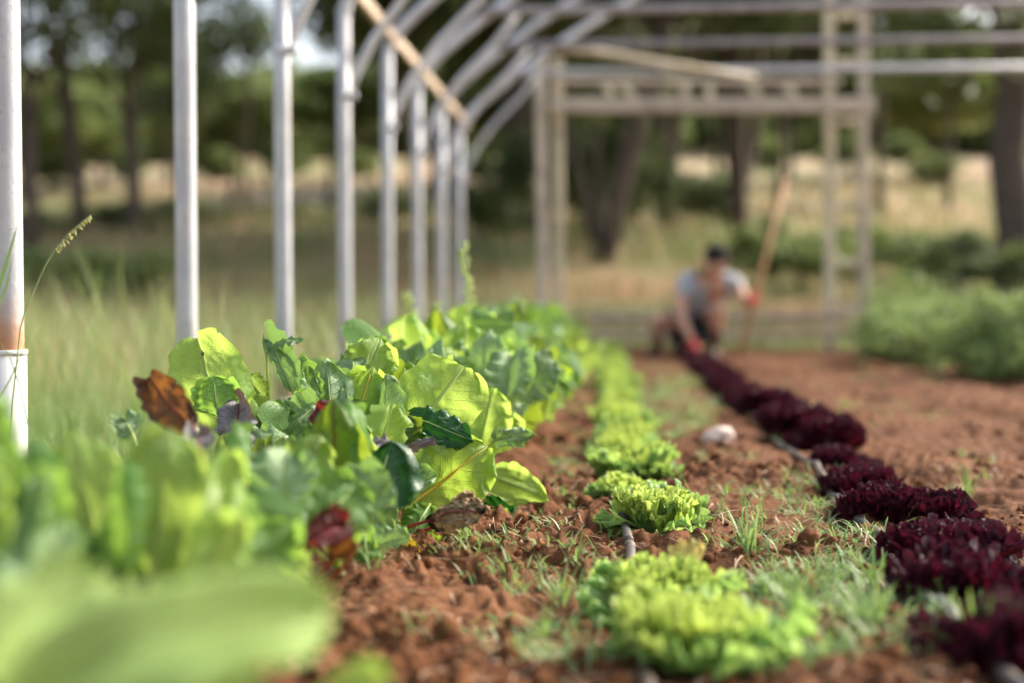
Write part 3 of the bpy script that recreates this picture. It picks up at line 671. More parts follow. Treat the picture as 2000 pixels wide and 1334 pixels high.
# ------------------------------------------------------------------ lettuces
def frill_leaf(seed, L=.12, W=.15, nu=60, nv=14, A=.011, k=7, k2=17, up=1.0, frac=.5, third=.75):
    rs = np.random.RandomState(seed); t, s = np.meshgrid(np.linspace(0, 1, nv + 1), np.linspace(-1, 1, nu + 1), indexing='ij'); t = t.ravel(); s = s.ravel()
    w = W / 2 * (.12 + .88 * np.sin(np.clip(t, 0, 1) * 1.5) ** .9)
    lob = 1 + .16 * (vn(s * 4 + 7, t * 0 + seed, seed) - .5) * 2 * t
    x = s * w * lob; y = L * t * (1 - .33 * s * s) * (1 + .12 * (vn(s * 5, t * 0 + seed, seed + 3) - .5) * t)
    amp = t ** 2.2; am2 = t ** 5
    ph = rs.rand(6) * 6.28
    ss = s + .12 * np.sin(s * 5 + ph[5])
    z = A * amp * (np.sin(ss * np.pi * k + ph[0]) * (.7 + .6 * vn(s * 3, t, seed)) + frac * np.sin(ss * np.pi * k2 + ph[1]))
    z += A * third * am2 * np.sin(ss * np.pi * k2 * 2.1 + ph[2])
    x += A * .9 * amp * np.cos(ss * np.pi * k + ph[0] + 1) + A * .8 * third * am2 * np.cos(ss * np.pi * k2 * 2.1 + ph[3])
    y += A * .9 * am2 * np.cos(ss * np.pi * k2 + ph[4]) + A * .5 * am2 * (vn(s * 30, t * 3, seed + 7) - .5) * 2
    z += .25 * x * x / W + (vn(s * 4, t * 5, seed + 9) - .5) * .01
    P = np.stack([x, y, z], 1); P = bend(P, L, up, 1.2)
    return mesh('leaf', P, gridfaces(nu, nv), np.stack([(s + 1) / 2, t], 1))
GL = [frill_leaf(100 + i, .15, .22, nu=190, nv=22, A=.0098, k=4 + i % 3, k2=12 + i, up=[.3, .5, .2, -.1, .4, -.6][i], frac=.6, third=.8) for i in range(6)]
RL = [frill_leaf(200 + i, .125, .155, nu=160, nv=20, A=.0135, k=5 + i % 3, k2=14 + i, up=[.4, .7, 1.0, 0, -.3, .5][i], frac=.65, third=.5) for i in range(6)]
def with_mat(me, m): c = me.copy(); c.materials.clear(); c.materials.append(m); return c
GLI = [with_mat(m_, M['lettuce']) for m_ in GL]; GLO = [with_mat(m_, M['lettuce_outer']) for m_ in GL]
RLI = [with_mat(m_, M['lollo_in']) for m_ in RL]; RLO = [with_mat(m_, M['lollo']) for m_ in RL]
def head(name, x, y, sc, n, ins, outs, label, cat, group, rng, e0=14, e1=76, p=.85, squash=.84, outfrac=.35, lift=.0, zoff=-.004):
    e = empty(name, (x, y, float(base_h(x, y)) + zoff)); tag(e, label, cat, group); e.rotation_euler.z = rng.uniform(0, 6.28)
    e.scale = (sc, sc, sc * squash)
    for i in range(n):
        f = i / (n - 1); el = R(e0 + (e1 - e0) * f ** p + rng.uniform(-8, 8)); az = i * 2.39996 + rng.uniform(-.3, .3)
        s = (1.05 - .42 * f) * rng.uniform(.88, 1.12)
        m = Matrix.Rotation(az, 4, 'Z') @ Matrix.Translation((0, .008 * (1 - f), .006 + lift * f)) @ Matrix.Rotation(el, 4, 'X') @ Matrix.Rotation(rng.uniform(-.25, .25), 4, 'Y') @ Matrix.Scale(s, 4)
        o = link('leaf', rng.choice(outs if f < outfrac else ins), None, e); o.matrix_local = m
    return e
rg = random.Random(5)
GH = [  # px, base py, scale, label
    (1365, 1335, 1.15, 'lime green lettuce at the bottom edge, nearest of the green row'),
    (1300, 1225, 1.0, 'lime green lettuce with a withered cream leaf on top, second in the green row'),
    (1285, 1068, 1.06, 'crisp bright green lettuce in sharpest focus beside the bare drip tube'),
    (1222, 1005, .85, 'small blue green lettuce wedged between the crisp one and the rounded one behind'),
    (1240, 962, 1.12, 'large rounded lime lettuce just behind the crisp one'),
    (1215, 905, .95, 'green lettuce half hidden by the large rounded lime one'),
]
gpos = []
for i, (px, py_, sc, lab) in enumerate(GH):
    g = gnd(px, py_ - 18); gpos.append((g.x, g.y))
    h = head('green_lettuce', g.x, g.y, sc * .76, 21, GLI, GLO, lab, 'lettuce', 'green lettuces in a row', rg, squash=1.1)
    if i == 1:
        lp = link('leaf', with_mat(frill_leaf(321, .05, .06, nu=30, nv=8, A=.004, k=4, k2=9, up=.3), M['lettuce_pale']), None, h)
        lp.matrix_world = Matrix.Identity(4); wp = at(1345, 1112, g.y + .06)
        lp.matrix_parent_inverse = (Matrix.Translation(h.location) @ h.rotation_euler.to_matrix().to_4x4() @ Matrix.Diagonal((*h.scale, 1))).inverted()
        lp.location = wp; lp.rotation_euler = (R(70), 0, .3); lp['label'] = 'withered cream leaf'
y = 4.35; i = 0
while y < 13.2:
    x = .05 - .012 * (y - 4) + rg.uniform(-.02, .02)
    head('green_lettuce', x, y, rg.uniform(.68, .88), 17 if y < 8 else 14, GLI, GLO, 'blurred lime lettuce towards the far end of the green row, %s past the rounded one' % cents[i], 'lettuce', 'green lettuces in a row', rg, squash=1.05)
    y += .37 + rg.uniform(-.03, .03); i += 1
RH = [
    (1965, 1350, 1.05, 'dark red lettuce cut by the bottom right corner, nearest of the red row'),
    (1905, 1220, 1.15, 'dark red frilly lettuce touching the right edge behind the corner one'),
    (1850, 1135, 1.15, 'dark red frilly lettuce in sharp focus right of the bare stretch of drip tube'),
    (1825, 1045, .9, 'dark red lettuce, right one of the pair behind the sharp red one'),
    (1720, 1038, 1.0, 'dark red lettuce left of the pair, its base beside the drip tube'),
    (1680, 985, .95, 'maroon lettuce behind the pair, with a tuft of grass before it'),
    (1640, 935, .9, 'loose maroon lettuce leaning into the narrow gap of the red row'),
    (1615, 897, 1.1, 'soft focus maroon lettuce with a green blade poking out on its left'),
    (1545, 880, 1.2, 'soft focus maroon lettuce level with the pale stone'),
    (1500, 838, 1.2, 'soft focus maroon lettuce behind the one level with the stone'),
]
for i, (px, py_, sc, lab) in enumerate(RH):
    g = gnd(px, py_ - 14)
    head('red_lettuce', g.x, g.y, sc * .86, 26, RLI, RLO, lab, 'lettuce', 'red lettuces in a row', rg, outfrac=.45, squash=1.08 if i < 7 else 1.3)
y = 5.9; i = 0
while y < 12.3:
    if not (10.3 < y < 10.7):
        head('red_lettuce', .58 + rg.uniform(-.02, .02), y, rg.uniform(.8, .98), 22, RLI, RLO, 'blurred dark red lettuce between the stone and the person, %s in line' % cents[i], 'lettuce', 'red lettuces in a row', rg, outfrac=.45, squash=1.15)
    y += .36 + rg.uniform(-.03, .03); i += 1

# ------------------------------------------------------------------ drip tubes, stone
def tube_line(pts, lab):
    mb = MB(); P = []
    for i in range(len(pts) - 1):
        for k in range(24):
            f = k / 24; a = pts[i]; b = pts[i+1]; x = a[0] + (b[0]-a[0]) * f; y = a[1] + (b[1]-a[1]) * f
            x += .006 * math.sin(y * 5); P.append((x, y, max(float(soil_h(x, y)), float(soil_h(x, y + .04)), float(soil_h(x, y - .04))) + .008))
    P = [(P[q][0], P[q][1], sum(P[min(max(q + d_, 0), len(P) - 1)][2] for d_ in (-1, 0, 1)) / 3) for q in range(len(P))]
    mb.tube(P, .0095, 12)
    for q in range(6, len(P), 12): mb.tube([Vector(P[q]) - Vector((0, .012, 0)), Vector(P[q]) + Vector((0, .012, 0))], .011, 12)
    tag(mb.obj('drip_tube', M['tube']), lab, 'drip tube', 'drip irrigation tubes')
tube_line([(.05, 1.0), (.035, 2.0), (.028, 2.6), (.02, 2.8), (.0, 3.4), (-.06, 5), (-.08, 13)], 'grey drip tube showing between the near green lettuces')
tube_line([(.47, 1.0), (.475, 2.0), (.505, 2.6), (.53, 3.2), (.55, 4), (.53, 8), (.55, 13)], 'grey drip tube lying along the left side of the red lettuces')
def rock(c, r, seed, flat=.6):
    mb = MB(); mb.ell((0, 0, 0), r, 14, 9); v = np.array(mb.v); d = 1 + .28 * (vn(v[:, 0] / r[0] * 1.6 + 5, v[:, 1] / r[1] * 1.6 + v[:, 2] / r[2] * 2, seed) - .5) * 2
    v = v * d[:, None] + np.array(c); return v, mb.f
g = gnd(1402, 884); v, f = rock((g.x, g.y, float(soil_h(g.x, g.y)) + .016), (.055, .04, .032), 3)
tag(link('stone', mesh('stone', v, f), M['stone']), 'pale pinkish stone on bare soil between the two lettuce rows', 'stone')

# ------------------------------------------------------------------ clods, straw, weeds (stuff)
def ico(k):
    bm = bmesh.new(); bmesh.ops.create_icosphere(bm, subdivisions=k, radius=1); v = np.array([x.co[:] for x in bm.verts]); f = np.array([[q.index for q in p.verts] for p in bm.faces]); bm.free(); return v, f
ICO = {1: ico(1), 2: ico(2)}
def scatter_clods(name, n, ylo, yhi, smin, smax, mat, seed, lab, cat, k=2):
    IV, IF = ICO[k]
    rs = np.random.RandomState(seed); ys = ylo * (yhi / ylo) ** rs.rand(n); xs = rs.uniform(-.62, .42, n) * ys * 1.0; xs = np.where(xs > 3, 3, xs)
    ok = (xs > -.75) & (fbm(xs * 4, ys * 4, 2, 77) > .33); xs = xs[ok]; ys = ys[ok]; n = len(xs)
    r = smin * (smax / smin) ** (rs.rand(n) ** 2.6)
    z = soil_h(xs, ys) + r * .15
    V = np.empty((n, len(IV), 3)); 
    for i in range(n):
        q = rs.randn(3, 3); q, _ = np.linalg.qr(q)
        d = 1 + .55 * (vn(IV[:, 0] * 1.9 + i * 3.1, IV[:, 1] * 1.9 + IV[:, 2] * 2.3, i) - .5) + .35 * (vn(IV[:, 0] * 4 + i, IV[:, 1] * 4 - IV[:, 2] * 4, i) - .5)
        p = (IV * d[:, None] * r[i] * np.array([1, rs.uniform(.7, 1), rs.uniform(.6, .95)])) @ q
        V[i] = p + np.array([xs[i], ys[i], z[i]])
    Fc = (IF[None] + (np.arange(n) * len(IV))[:, None, None]).reshape(-1, 3)
    tag(link(name, mesh(name, V.reshape(-1, 3), Fc), mat), lab, cat, kind='stuff')
scatter_clods('soil_clods', 6000, 1.7, 5.6, .004, .024, M['clod'], 1, 'crumbly red brown clods of earth over the bed', 'soil clods')
scatter_clods('soil_crumbs', 30000, 1.7, 4.4, .0015, .006, M['clod'], 8, 'fine red brown crumbs of earth between the clods', 'soil crumbs', 1)
scatter_clods('pebbles', 260, 1.8, 6, .003, .011, M['chip'], 2, 'pale little stones and chips scattered on the soil', 'pebbles')

def blades(base, L, Wd, az, lean, tone, seg=5, curl=1.2, seed=0, twist=.5):
    """arrays of grass blades: base (n,3)"""
    n = len(base); rs = np.random.RandomState(seed); T = np.linspace(0, 1, seg + 1)
    th = lean[:, None] + curl * (T[None, :] ** 1.3) * rs.uniform(.3, 1, n)[:, None]     # angle from vertical
    ds = (L / seg)[:, None]
    out = np.concatenate([np.zeros((n, 1)), np.cumsum(np.sin(th[:, :-1]) * ds, 1)], 1); up = np.concatenate([np.zeros((n, 1)), np.cumsum(np.cos(th[:, :-1]) * ds, 1)], 1)
    az2 = az[:, None] + (rs.uniform(-.6, .6, n)[:, None]) * T[None, :]
    cx = base[:, 0:1] + out * np.cos(az2); cy = base[:, 1:2] + out * np.sin(az2); cz = base[:, 2:3] + up
    wv = Wd[:, None] * (np.sin(np.clip(T * .9 + .12, 0, 1) * np.pi) ** .6)[None, :] * .5; wv[:, -1] = Wd * .03
    sx = -np.sin(az)[:, None] * wv; sy = np.cos(az)[:, None] * wv
    fold = wv * .35
    Lv = np.stack([cx - sx, cy - sy, cz + fold], -1); Rv = np.stack([cx + sx, cy + sy, cz + fold], -1)
    V = np.stack([Lv, Rv], 2).reshape(n, -1, 3)
    q = np.array([[2*i, 2*i+1, 2*i+3, 2*i+2] for i in range(seg)])
    Fc = (q[None] + (np.arange(n) * (2 * (seg + 1)))[:, None, None]).reshape(-1, 4)
    return V.reshape(-1, 3), Fc, np.repeat(tone, seg)
def grass_obj(name, V, Fc, tone, mat):
    me = mesh(name, V, Fc); set_tone(me, tone); return link(name, me, mat)
def ell_pts(rs, specs):
    P = []
    for (cx, cy, rx, ry, n) in specs:
        for _ in range(n):
            a = rs.rand() * 6.283; r = math.sqrt(rs.rand()); q = gnd(cx + rx * r * math.cos(a), cy + ry * r * math.sin(a)); P.append((q.x, q.y))
    return np.array(P)
rs = np.random.RandomState(9)
# weed clumps: centres in patches, several blades each
specs = [(1620, 1250, 260, 90, 90), (1560, 1170, 160, 45, 45), (1700, 1190, 130, 60, 40), (1850, 1290, 120, 50, 26), (1500, 1310, 130, 40, 26), (1060, 1120, 150, 50, 34), (1650, 1080, 120, 60, 30), (1500, 1010, 140, 60, 26), (1180, 1300, 240, 30, 26),
         (1130, 1240, 60, 50, 8), (1700, 1110, 60, 60, 14), (1480, 1090, 90, 30, 10), (1330, 800, 85, 50, 140), (1290, 760, 60, 40, 70), (1320, 845, 80, 25, 40), (1340, 740, 50, 25, 30),
         (1540, 970, 60, 30, 14), (1120, 760, 40, 60, 60), (1120, 900, 40, 60, 20), (1090, 1010, 60, 60, 14), (1430, 960, 120, 60, 12), (1400, 1300, 250, 30, 20), (900, 1240, 200, 70, 8), (940, 1120, 90, 30, 12), (1600, 800, 250, 60, 40), (1830, 950, 150, 60, 12), (1750, 730, 220, 25, 50)]
cent = ell_pts(rs, specs)
def clump(cent, nb, Lm, wm, rs, jit=.02, lean=(0.1, 1.1)):
    b = np.repeat(cent, nb, 0) + rs.randn(len(cent) * nb, 2) * jit; n = len(b)
    base = np.column_stack([b, soil_h(b[:, 0], b[:, 1]) - .002])
    return base, Lm * rs.uniform(.4, 1.25, n), wm * rs.uniform(.6, 1.3, n), rs.uniform(0, 6.283, n), rs.uniform(lean[0], lean[1], n), rs.rand(n) ** 1.6
cent = cent[rs.permutation(len(cent))[:int(len(cent) * .96)]]; a = clump(cent, 11, .046, .0034, rs, .022, (.3, 1.35)); V1 = blades(*a[:5], a[5], seed=3)
tag(grass_obj('weed_grass', *V1, M['weed']), 'low blue green weed grass sprouting on the soil between the rows', 'grass', kind='stuff')
# round-leaved creeping weeds
ce = cent[rs.permutation(len(cent))[:170]]; a = clump(ce, 9, .022, .009, rs, .018, (.5, 1.3)); V1 = blades(*a[:5], a[5] * .5, seed=4)
tag(grass_obj('creeping_weeds', *V1, M['weed']), 'tiny broad leaved weeds creeping among the grass', 'weeds', kind='stuff')
# single tufts
def tuft(px, py_, n, L, lab, wm=.004, lean=(.05, 1.0), seed=0, mat='weed'):
    g = gnd(px, py_); rs_ = np.random.RandomState(seed + int(px)); b = rs_.randn(n, 2) * .009
    base = np.column_stack([b, np.zeros(n)]); V, Fc, t = blades(base, L * rs_.uniform(.5, 1.1, n), wm * rs_.uniform(.7, 1.2, n), rs_.uniform(0, 6.28, n), rs_.uniform(*lean, n), rs_.rand(n) * .6, seg=7, seed=int(px))
    o = grass_obj('grass_tuft', V, Fc, t, M[mat]); o.location = (g.x, g.y, float(soil_h(g.x, g.y)) - .003)
    tag(o, lab, 'grass tuft', 'grass tufts on the soil')
for i, t_ in enumerate([(1460, 1115, 34, .11, 'bushy grass tuft on bare soil between the sharp lettuces of both rows'),
          (1705, 1160, 22, .1, 'blue green grass tuft against the drip tube below the sharp red lettuce'),
          (1725, 1105, 6, .15, 'single tall curved grass blades rising before the drip tube'),
          (905, 1110, 26, .075, 'long bladed grass tuft under the dead brown leaf'),
          (1100, 1180, 20, .09, 'grass tuft left of the bare drip tube end'),
          (1890, 990, 14, .1, 'grass tuft on the soil right of the pair of red lettuces'),
          (1550, 880, 8, .12, 'yellow green blades sticking up in front of soft focus red lettuce'),
          (1640, 960, 12, .09, 'small tuft beside the gap in the red row'),
          (1700, 1260, 30, .09, 'grass tuft in the green patch below the drip tube'),
          (1560, 1230, 30, .1, 'grass tuft in the weedy patch right of the nearest green lettuces'),
          (1910, 1330, 26, .12, 'blurred tuft at the bottom right corner before the red lettuce'),
          (1855, 1170, 5, .08, 'short blades standing up through the red lettuce edge'),
          (1060, 1250, 18, .07, 'low round tuft near the bottom centre on bare soil'),
          (730, 1170, 8, .1, 'thin sprig on the clods right of the red leaf')]):
    tuft(*t_[:5], seed=i)
# straw and dry roots
n = 3200; ys = 1.7 * (7 / 1.7) ** rs.rand(n); xs = rs.uniform(-.45, .36, n) * ys; xs = np.maximum(xs, -.6 + rs.rand(n) * .2); base = np.column_stack([xs, ys, soil_h(xs, ys) + .006])
V1 = blades(base, rs.uniform(.012, .07, n), rs.uniform(.001, .0036, n), rs.uniform(0, 6.28, n), rs.uniform(1.15, 1.6, n), rs.rand(n), seg=5, curl=.35, seed=6)
tag(grass_obj('dry_straw', *V1, M['straw']), 'bits of dry straw and roots strewn on the soil', 'straw', kind='stuff')
mb = MB(); rr = random.Random(4)
for i in range(130):
    q = 1.8 * (4.5 / 1.8) ** rr.random(); x = rr.uniform(-.16, .3) * q; y = q; a = rr.uniform(0, 6.28); pts = []; cv = rr.uniform(-1.6, 1.6)
    L = rr.uniform(.03, .09)
    for k in range(7):
        pts.append((x, y, float(soil_h(x, y)) + .004 + .012 * math.sin(k / 6 * 3.14) * rr.random())); x += math.cos(a) * L / 6; y += math.sin(a) * L / 6; a += cv / 4
    mb.tube(pts, [.0013 * (1 - .1 * k) for k in range(7)], 5)
o = mb.obj('dry_roots', M['chip']); tag(o, 'thin curled tan roots lying over the clods', 'roots', kind='stuff')
o = MB(); g0 = gnd(1365, 1110); o.tube([(g0.x, g0.y, .01), (g0.x + .02, g0.y, .06), (g0.x + .03, g0.y, .1), (g0.x + .05, g0.y, .135), (g0.x + .052, g0.y, .145)], [.0009, .0008, .0007, .0006, .0004], 5)
tag(o.obj('dry_stem', M['stalk']), 'hair thin dry stem curving up beside the crisp lettuce', 'stem')

# ------------------------------------------------------------------ meadow grass
def meadow(n, xr, yr, Lr, wr, seed, name, lab, dry=.5, seg=4, dens=None):
    rs = np.random.RandomState(seed); ys = yr[0] * (yr[1] / yr[0]) ** rs.rand(n); xs = rs.uniform(xr[0], xr[1], n)
    if dens is not None:
        ok = dens(xs, ys, rs); xs = xs[ok]; ys = ys[ok]
    n = len(xs); z = np.where(ys < 14.6, soil_h(xs, ys), base_h(xs, ys)) - .01
    pt = fbm(xs * .8, ys * .8, 3, 91)
    L = rs.uniform(Lr[0], Lr[1], n) * (.55 + pt); tone = np.clip(dry + (fbm(xs * .6, ys * .6, 3, 99) - .45) * 2.2 + rs.randn(n) * .22, 0, 1)
    mt_ = M['meadow_far' if seed in (33, 34) else 'meadow']; V = blades(np.column_stack([xs, ys, z]), L, rs.uniform(*wr, n), rs.uniform(0, 6.28, n), rs.uniform(0, .35, n), tone, seg=seg, curl=.9, seed=seed)
    tag(grass_obj(name, *V, mt_), lab, 'grass', kind='stuff')
left = lambda x, y, rs: (x < -1.0 - .25 * rs.rand(len(x))) & (x > -.62 * y - 1)
meadow(34000, (-5, -1), (2.4, 8), (.05, .21), (.003, .006), 31, 'meadow_grass', 'green and straw coloured meadow grass beyond the steel posts', .06, dens=left)
meadow(3000, (-6, -1.2), (4.6, 12), (.35, .72), (.003, .006), 32, 'tall_grass', 'tall thin grass stems rising between the posts', .08, 6, dens=left)
meadow(30000, (-9, 7), (7.5, 24), (.08, .38), (.006, .014), 33, 'meadow_grass', 'soft dry and green grass behind the bed and the timber frame', .45, dens=lambda x, y, rs: (soilness(x, y) < .3))
meadow(12000, (-16, 18), (20, 46), (.15, .5), (.02, .05), 34, 'meadow_grass', 'rough grass at the foot of the trees', .45)
meadow(2600, (-.9, 3), (11.8, 14.5), (.05, .14), (.006, .012), 35, 'turf', 'strip of short bright grass at the far end of the bed', .0, dens=lambda x, y, rs: y > 12.9)
# seed head grass at the left
def seedgrass():
    st = [(40, 640), (52, 600), (70, 560), (88, 520), (108, 486), (135, 455), (178, 420)]
    P = [at(x, y, 2.55) for x, y in st]; b = at(20, 760, 2.55); b.z = 0; b.x -= .02
    e = empty('seed_grass', tuple(b)); tag(e, 'grass stem with a drooping seed head before the leftmost post', 'grass stem')
    P = [b, at(25, 780, 2.55)] + P; loc = [p - b for p in P]
    MB().tube(loc, [.0016] * 4 + [.0011] * (len(loc) - 4), 6).obj('stem', M['weed_stem'], e)
    mb = MB(); rr = random.Random(2)
    for i in range(34):
        f = i / 34; q = P[-3].lerp(P[-2], f * 2) if f < .5 else P[-2].lerp(P[-1], f * 2 - 1); q = q - b
        d = Vector((rr.uniform(-.2, .7), rr.uniform(-.5, .5), rr.uniform(-1, .2))).normalized()
        rot = d.to_track_quat('Z', 'Y').to_matrix(); s = 1.1 - .5 * abs(f - .4)
        mb.ell(q + d * .006 * s, (.0022 * s, .0018 * s, .0062 * s), 7, 6, rot)
    mb.obj('seed_head', M['seed'], e)
M['weed_stem'] = simple('green_stem', (.3, .36, .14), .5, .15); M['seed'] = simple('seed', (.5, .5, .2), .6, .2, trans=(.6, .6, .2))
seedgrass()
def longblade(pts, lab, wd=.005):
    P = [at(x, y, Y) for x, y, Y in pts]; n = len(P); v = []; f = []
    for i, p in enumerate(P):
        w_ = wd * math.sin(min(1, (1 - i / (n - 1)) * 1.2 + .02) * 1.57); v += [p - Vector((w_ / 2, 0, 0)), p + Vector((w_ / 2, .001, 0))]
        if i: f.append((2*i-2, 2*i-1, 2*i+1, 2*i))
    me = mesh('reed', v, f); set_tone(me, [0.1] * len(f)); tag(link('reed', me, M['weed']), lab, 'grass stem', 'single grass blades at the left edge')
longblade([(-40, 700, 2.4), (-15, 600, 2.42), (10, 520, 2.44), (25, 470, 2.45), (35, 435, 2.45)], 'dark green grass blade crossing the leftmost post, upper one', .008)
longblade([(-40, 660, 2.4), (-10, 610, 2.4), (12, 560, 2.4), (26, 495, 2.4)], 'grass blade crossing the leftmost post, lower paler one', .006)
longblade([(55, 830, 2.45), (40, 760, 2.45), (20, 700, 2.45), (-5, 660, 2.45)], 'thin grass blade arching left over the white sleeve', .003)
longblade([(0, 775, 2.45), (20, 740, 2.45), (42, 690, 2.45), (62, 645, 2.45)], 'thin grass blade slanting up across the white sleeve', .003)

# ------------------------------------------------------------------ right-hand weed bushes
def leafcloud(n, cen, rad, size, rs, clusters=12, up=.3):
    cc = []; 
    while len(cc) < clusters:
        p = rs.uniform(-1, 1, 3)
        if np.dot(p, p) < 1: cc.append(p)
    cc = np.array(cc); k = rs.randint(0, clusters, n); d = rs.randn(n, 3); d /= np.linalg.norm(d, axis=1)[:, None]
    cr = rs.uniform(.22, .42, clusters)[k] * rs.rand(n) ** .45
    p = (cc[k] * .78 + d * cr[:, None]) * np.array(rad) + np.array(cen)
    nn = d + rs.randn(n, 3) * .8 + np.array([0, 0, up]); nn /= np.linalg.norm(nn, axis=1)[:, None]
    a = np.cross(nn, rs.randn(n, 3)); a /= np.linalg.norm(a, axis=1)[:, None]; b = np.cross(nn, a)
    s = size * rs.uniform(.6, 1.35, n)[:, None]
    V = np.stack([p - a * s, p - b * s * .45, p + a * s, p + b * s * .45], 1).reshape(-1, 3)
    Fc = np.arange(n * 4).reshape(-1, 4)
    tone = np.clip(rs.rand(clusters)[k] * .6 + rs.rand(n) * .4, 0, 1)
    return V, Fc, tone
def bushobj(x, y, r, h, n, size, lab, seed, mat='bush', name='weed_bush'):
    rs = np.random.RandomState(seed); V, Fc, t = leafcloud(n, (0, 0, h * .5), (r, r, h * .55), size, rs, 46 if name == 'weed_bush' else 16, .4)
    V[:, 2] = np.maximum(V[:, 2], .0)
    e = empty(name, (x, y, float(base_h(x, y)))); me = mesh('foliage', V, Fc, smooth=False); set_tone(me, t); link('foliage', me, M[mat], e)
    mb = MB(); rr = random.Random(seed)
    for i in range(9):
        a = rr.uniform(0, 6.28); q = rr.uniform(.2, .8) * r; mb.tube([(0, 0, 0), (math.cos(a) * q * .5, math.sin(a) * q * .5, h * .4), (math.cos(a) * q, math.sin(a) * q, h * .85)], [.012, .008, .004], 5)
    mb.obj('stem', M['weed_stem'], e); tag(e, lab, 'bush', 'weed bushes at the right of the bed'); return e
rr = random.Random(12); BS = sorted([(1745 + 345 * rr.random(), rr.uniform(8.4, 12.8)) for _ in range(20)] + [(1770, 12.0), (1830, 10.2), (1990, 8.3)])
for i, (px, Y) in enumerate(BS):
    r_ = rr.uniform(.26, .46); h = rr.uniform(.3, .5) + .06 * (Y - 8.4); p = at(px, 600, Y)
    bushobj(p.x, p.y, r_, h * rr.uniform(.8, 1.15), 1000, .028, 'soft green weedy bush right of the bed, %s from the left' % cents[i], 60 + i)
# ------------------------------------------------------------------ person
PY = 11.35
def person():
    g = gnd(1350, 702); base = Vector((g.x, PY, 0)); e = empty('person', tuple(base))
    tag(e, 'person crouching in the red row in grey shirt, black shorts and red gloves', 'person')
    def W(px, py_, dy=0): return at(px, py_, PY + dy) - base
    def skin(name, chain, edges, mat, parent=e, sub=2, root=0):
        me = bpy.data.meshes.new(name); me.from_pydata([c[0] for c in chain], edges, []); o = link(name, me, mat, parent)
        sm = o.modifiers.new('skin', 'SKIN')
        for i, c in enumerate(chain):
            r = c[1]; me.skin_vertices[0].data[i].radius = (r, r) if isinstance(r, (int, float)) else r; me.skin_vertices[0].data[i].use_root = (i == root)
        sm.use_smooth_shade = True; s2 = o.modifiers.new('sub', 'SUBSURF'); s2.levels = sub; s2.render_levels = sub; return o
    pelvis = W(1350, 640, .3); waist = W(1358, 605, .18); chest = W(1380, 565, -.02); neckb = W(1392, 540, -.12); head0 = W(1394, 528, -.17); headc = W(1398, 512, -.2); headt = W(1402, 492, -.19)
    rs_ = W(1340, 553, -.06); re = W(1326, 612, -.18); rw = W(1352, 668, -.28); rh = W(1358, 684, -.3)
    ls = W(1436, 548, -.02); le = W(1452, 583, -.2); lw = W(1465, 588, -.38); lh = W(1470, 586, -.42)
    rk = W(1282, 622, -.02); ra = W(1284, 682, .22); rf = W(1268, 695, .02)
    lk = W(1404, 600, -.22); la_ = W(1394, 680, -.02); lf = W(1392, 696, -.22)
    rhip = W(1332, 640, .28); lhip = W(1374, 640, .28)
    ch = [(pelvis, (.13, .11)), (waist, (.125, .1)), (chest, (.15, .11)), (neckb, .06), (head0, .055), (headc, (.085, .095)), (headt, .06),
          (rs_, .06), (re, .044), (rw, .03), (ls, .06), (le, .044), (lw, .03), (rhip, .09), (rk, .062), (ra, .042), (lhip, .09), (lk, .062), (la_, .042)]
    ed = [(0, 1), (1, 2), (2, 3), (3, 4), (4, 5), (5, 6), (2, 7), (7, 8), (8, 9), (2, 10), (10, 11), (11, 12), (0, 13), (13, 14), (14, 15), (0, 16), (16, 17), (17, 18)]
    skin('body', ch, ed, M['skin'])
    sh = [(waist.lerp(pelvis, .5), (.15, .135)), (waist, (.165, .15)), (chest, (.215, .19)), (neckb.lerp(chest, .3), .1), (rs_, .1), (rs_.lerp(re, .62), .075), (ls, .095), (ls.lerp(le, .65), .075)]
    skin('shirt', sh, [(0, 1), (1, 2), (2, 3), (2, 4), (4, 5), (2, 6), (6, 7)], M['shirt'])
    so = [(pelvis, (.155, .14)), (rhip, .11), (rhip.lerp(rk, .5), .088), (lhip, .11), (lhip.lerp(lk, .66), .088)]
    skin('shorts', so, [(0, 1), (1, 2), (0, 3), (3, 4)], M['shorts'])
    ap = [(waist + Vector((.02, -.13, -.02)), (.07, .03)), (waist + Vector((.03, -.16, -.14)), (.09, .03)), (waist + Vector((.05, -.16, -.27)), (.08, .03))]
    skin('apron', ap, [(0, 1), (1, 2)], M['shorts'])
    for k, a, kk in (('r', ra, rk), ('l', la_, lk)):
        skin('sock', [(kk.lerp(a, .4), .055), (a, .05)], [(0, 1)], M['sock'])
        f = rf if k == 'r' else lf; b0 = a.copy(); b0.z = .05; f2 = f.copy(); f2.z = .035
        skin('boot', [(a + Vector((0, 0, .04)), .052), (b0, .052), (f2, .043)], [(0, 1), (1, 2)], M['boot'])
    def hand(wr, hd, grip, sgn):
        d = (hd - wr).normalized(); side = d.cross(Vector((0, 1, 0))).normalized() if not grip else Vector((0, 0, 1)); nrm = d.cross(side).normalized()
        palm = wr + d * .075
        c = [(wr - d * .03, .036), (wr + d * .01, .033), (palm, (.042, .024))]; E = [(0, 1), (1, 2)]
        for q, (o_, ln) in enumerate(((-.032, .06), (-.011, .072), (.011, .068), (.031, .055))):
            k0 = palm + side * o_ + d * .02; k1 = k0 + d * ln * .5 + nrm * .012 * sgn; k2 = k1 + d * ln * .1 + nrm * .035 * sgn; n0 = len(c)
            c += [(k0, .0125), (k1, .0115), (k2, .010)]; E += [(2, n0), (n0, n0 + 1), (n0 + 1, n0 + 2)]
        t0 = wr + d * .03 + side * -.04; n0 = len(c); c += [(t0, .014), (t0 + d * .035 - side * .012 + nrm * .02 * sgn, .012)]; E += [(1, n0), (n0, n0 + 1)]
        skin('glove', c, E, M['glove'], sub=1, root=0)
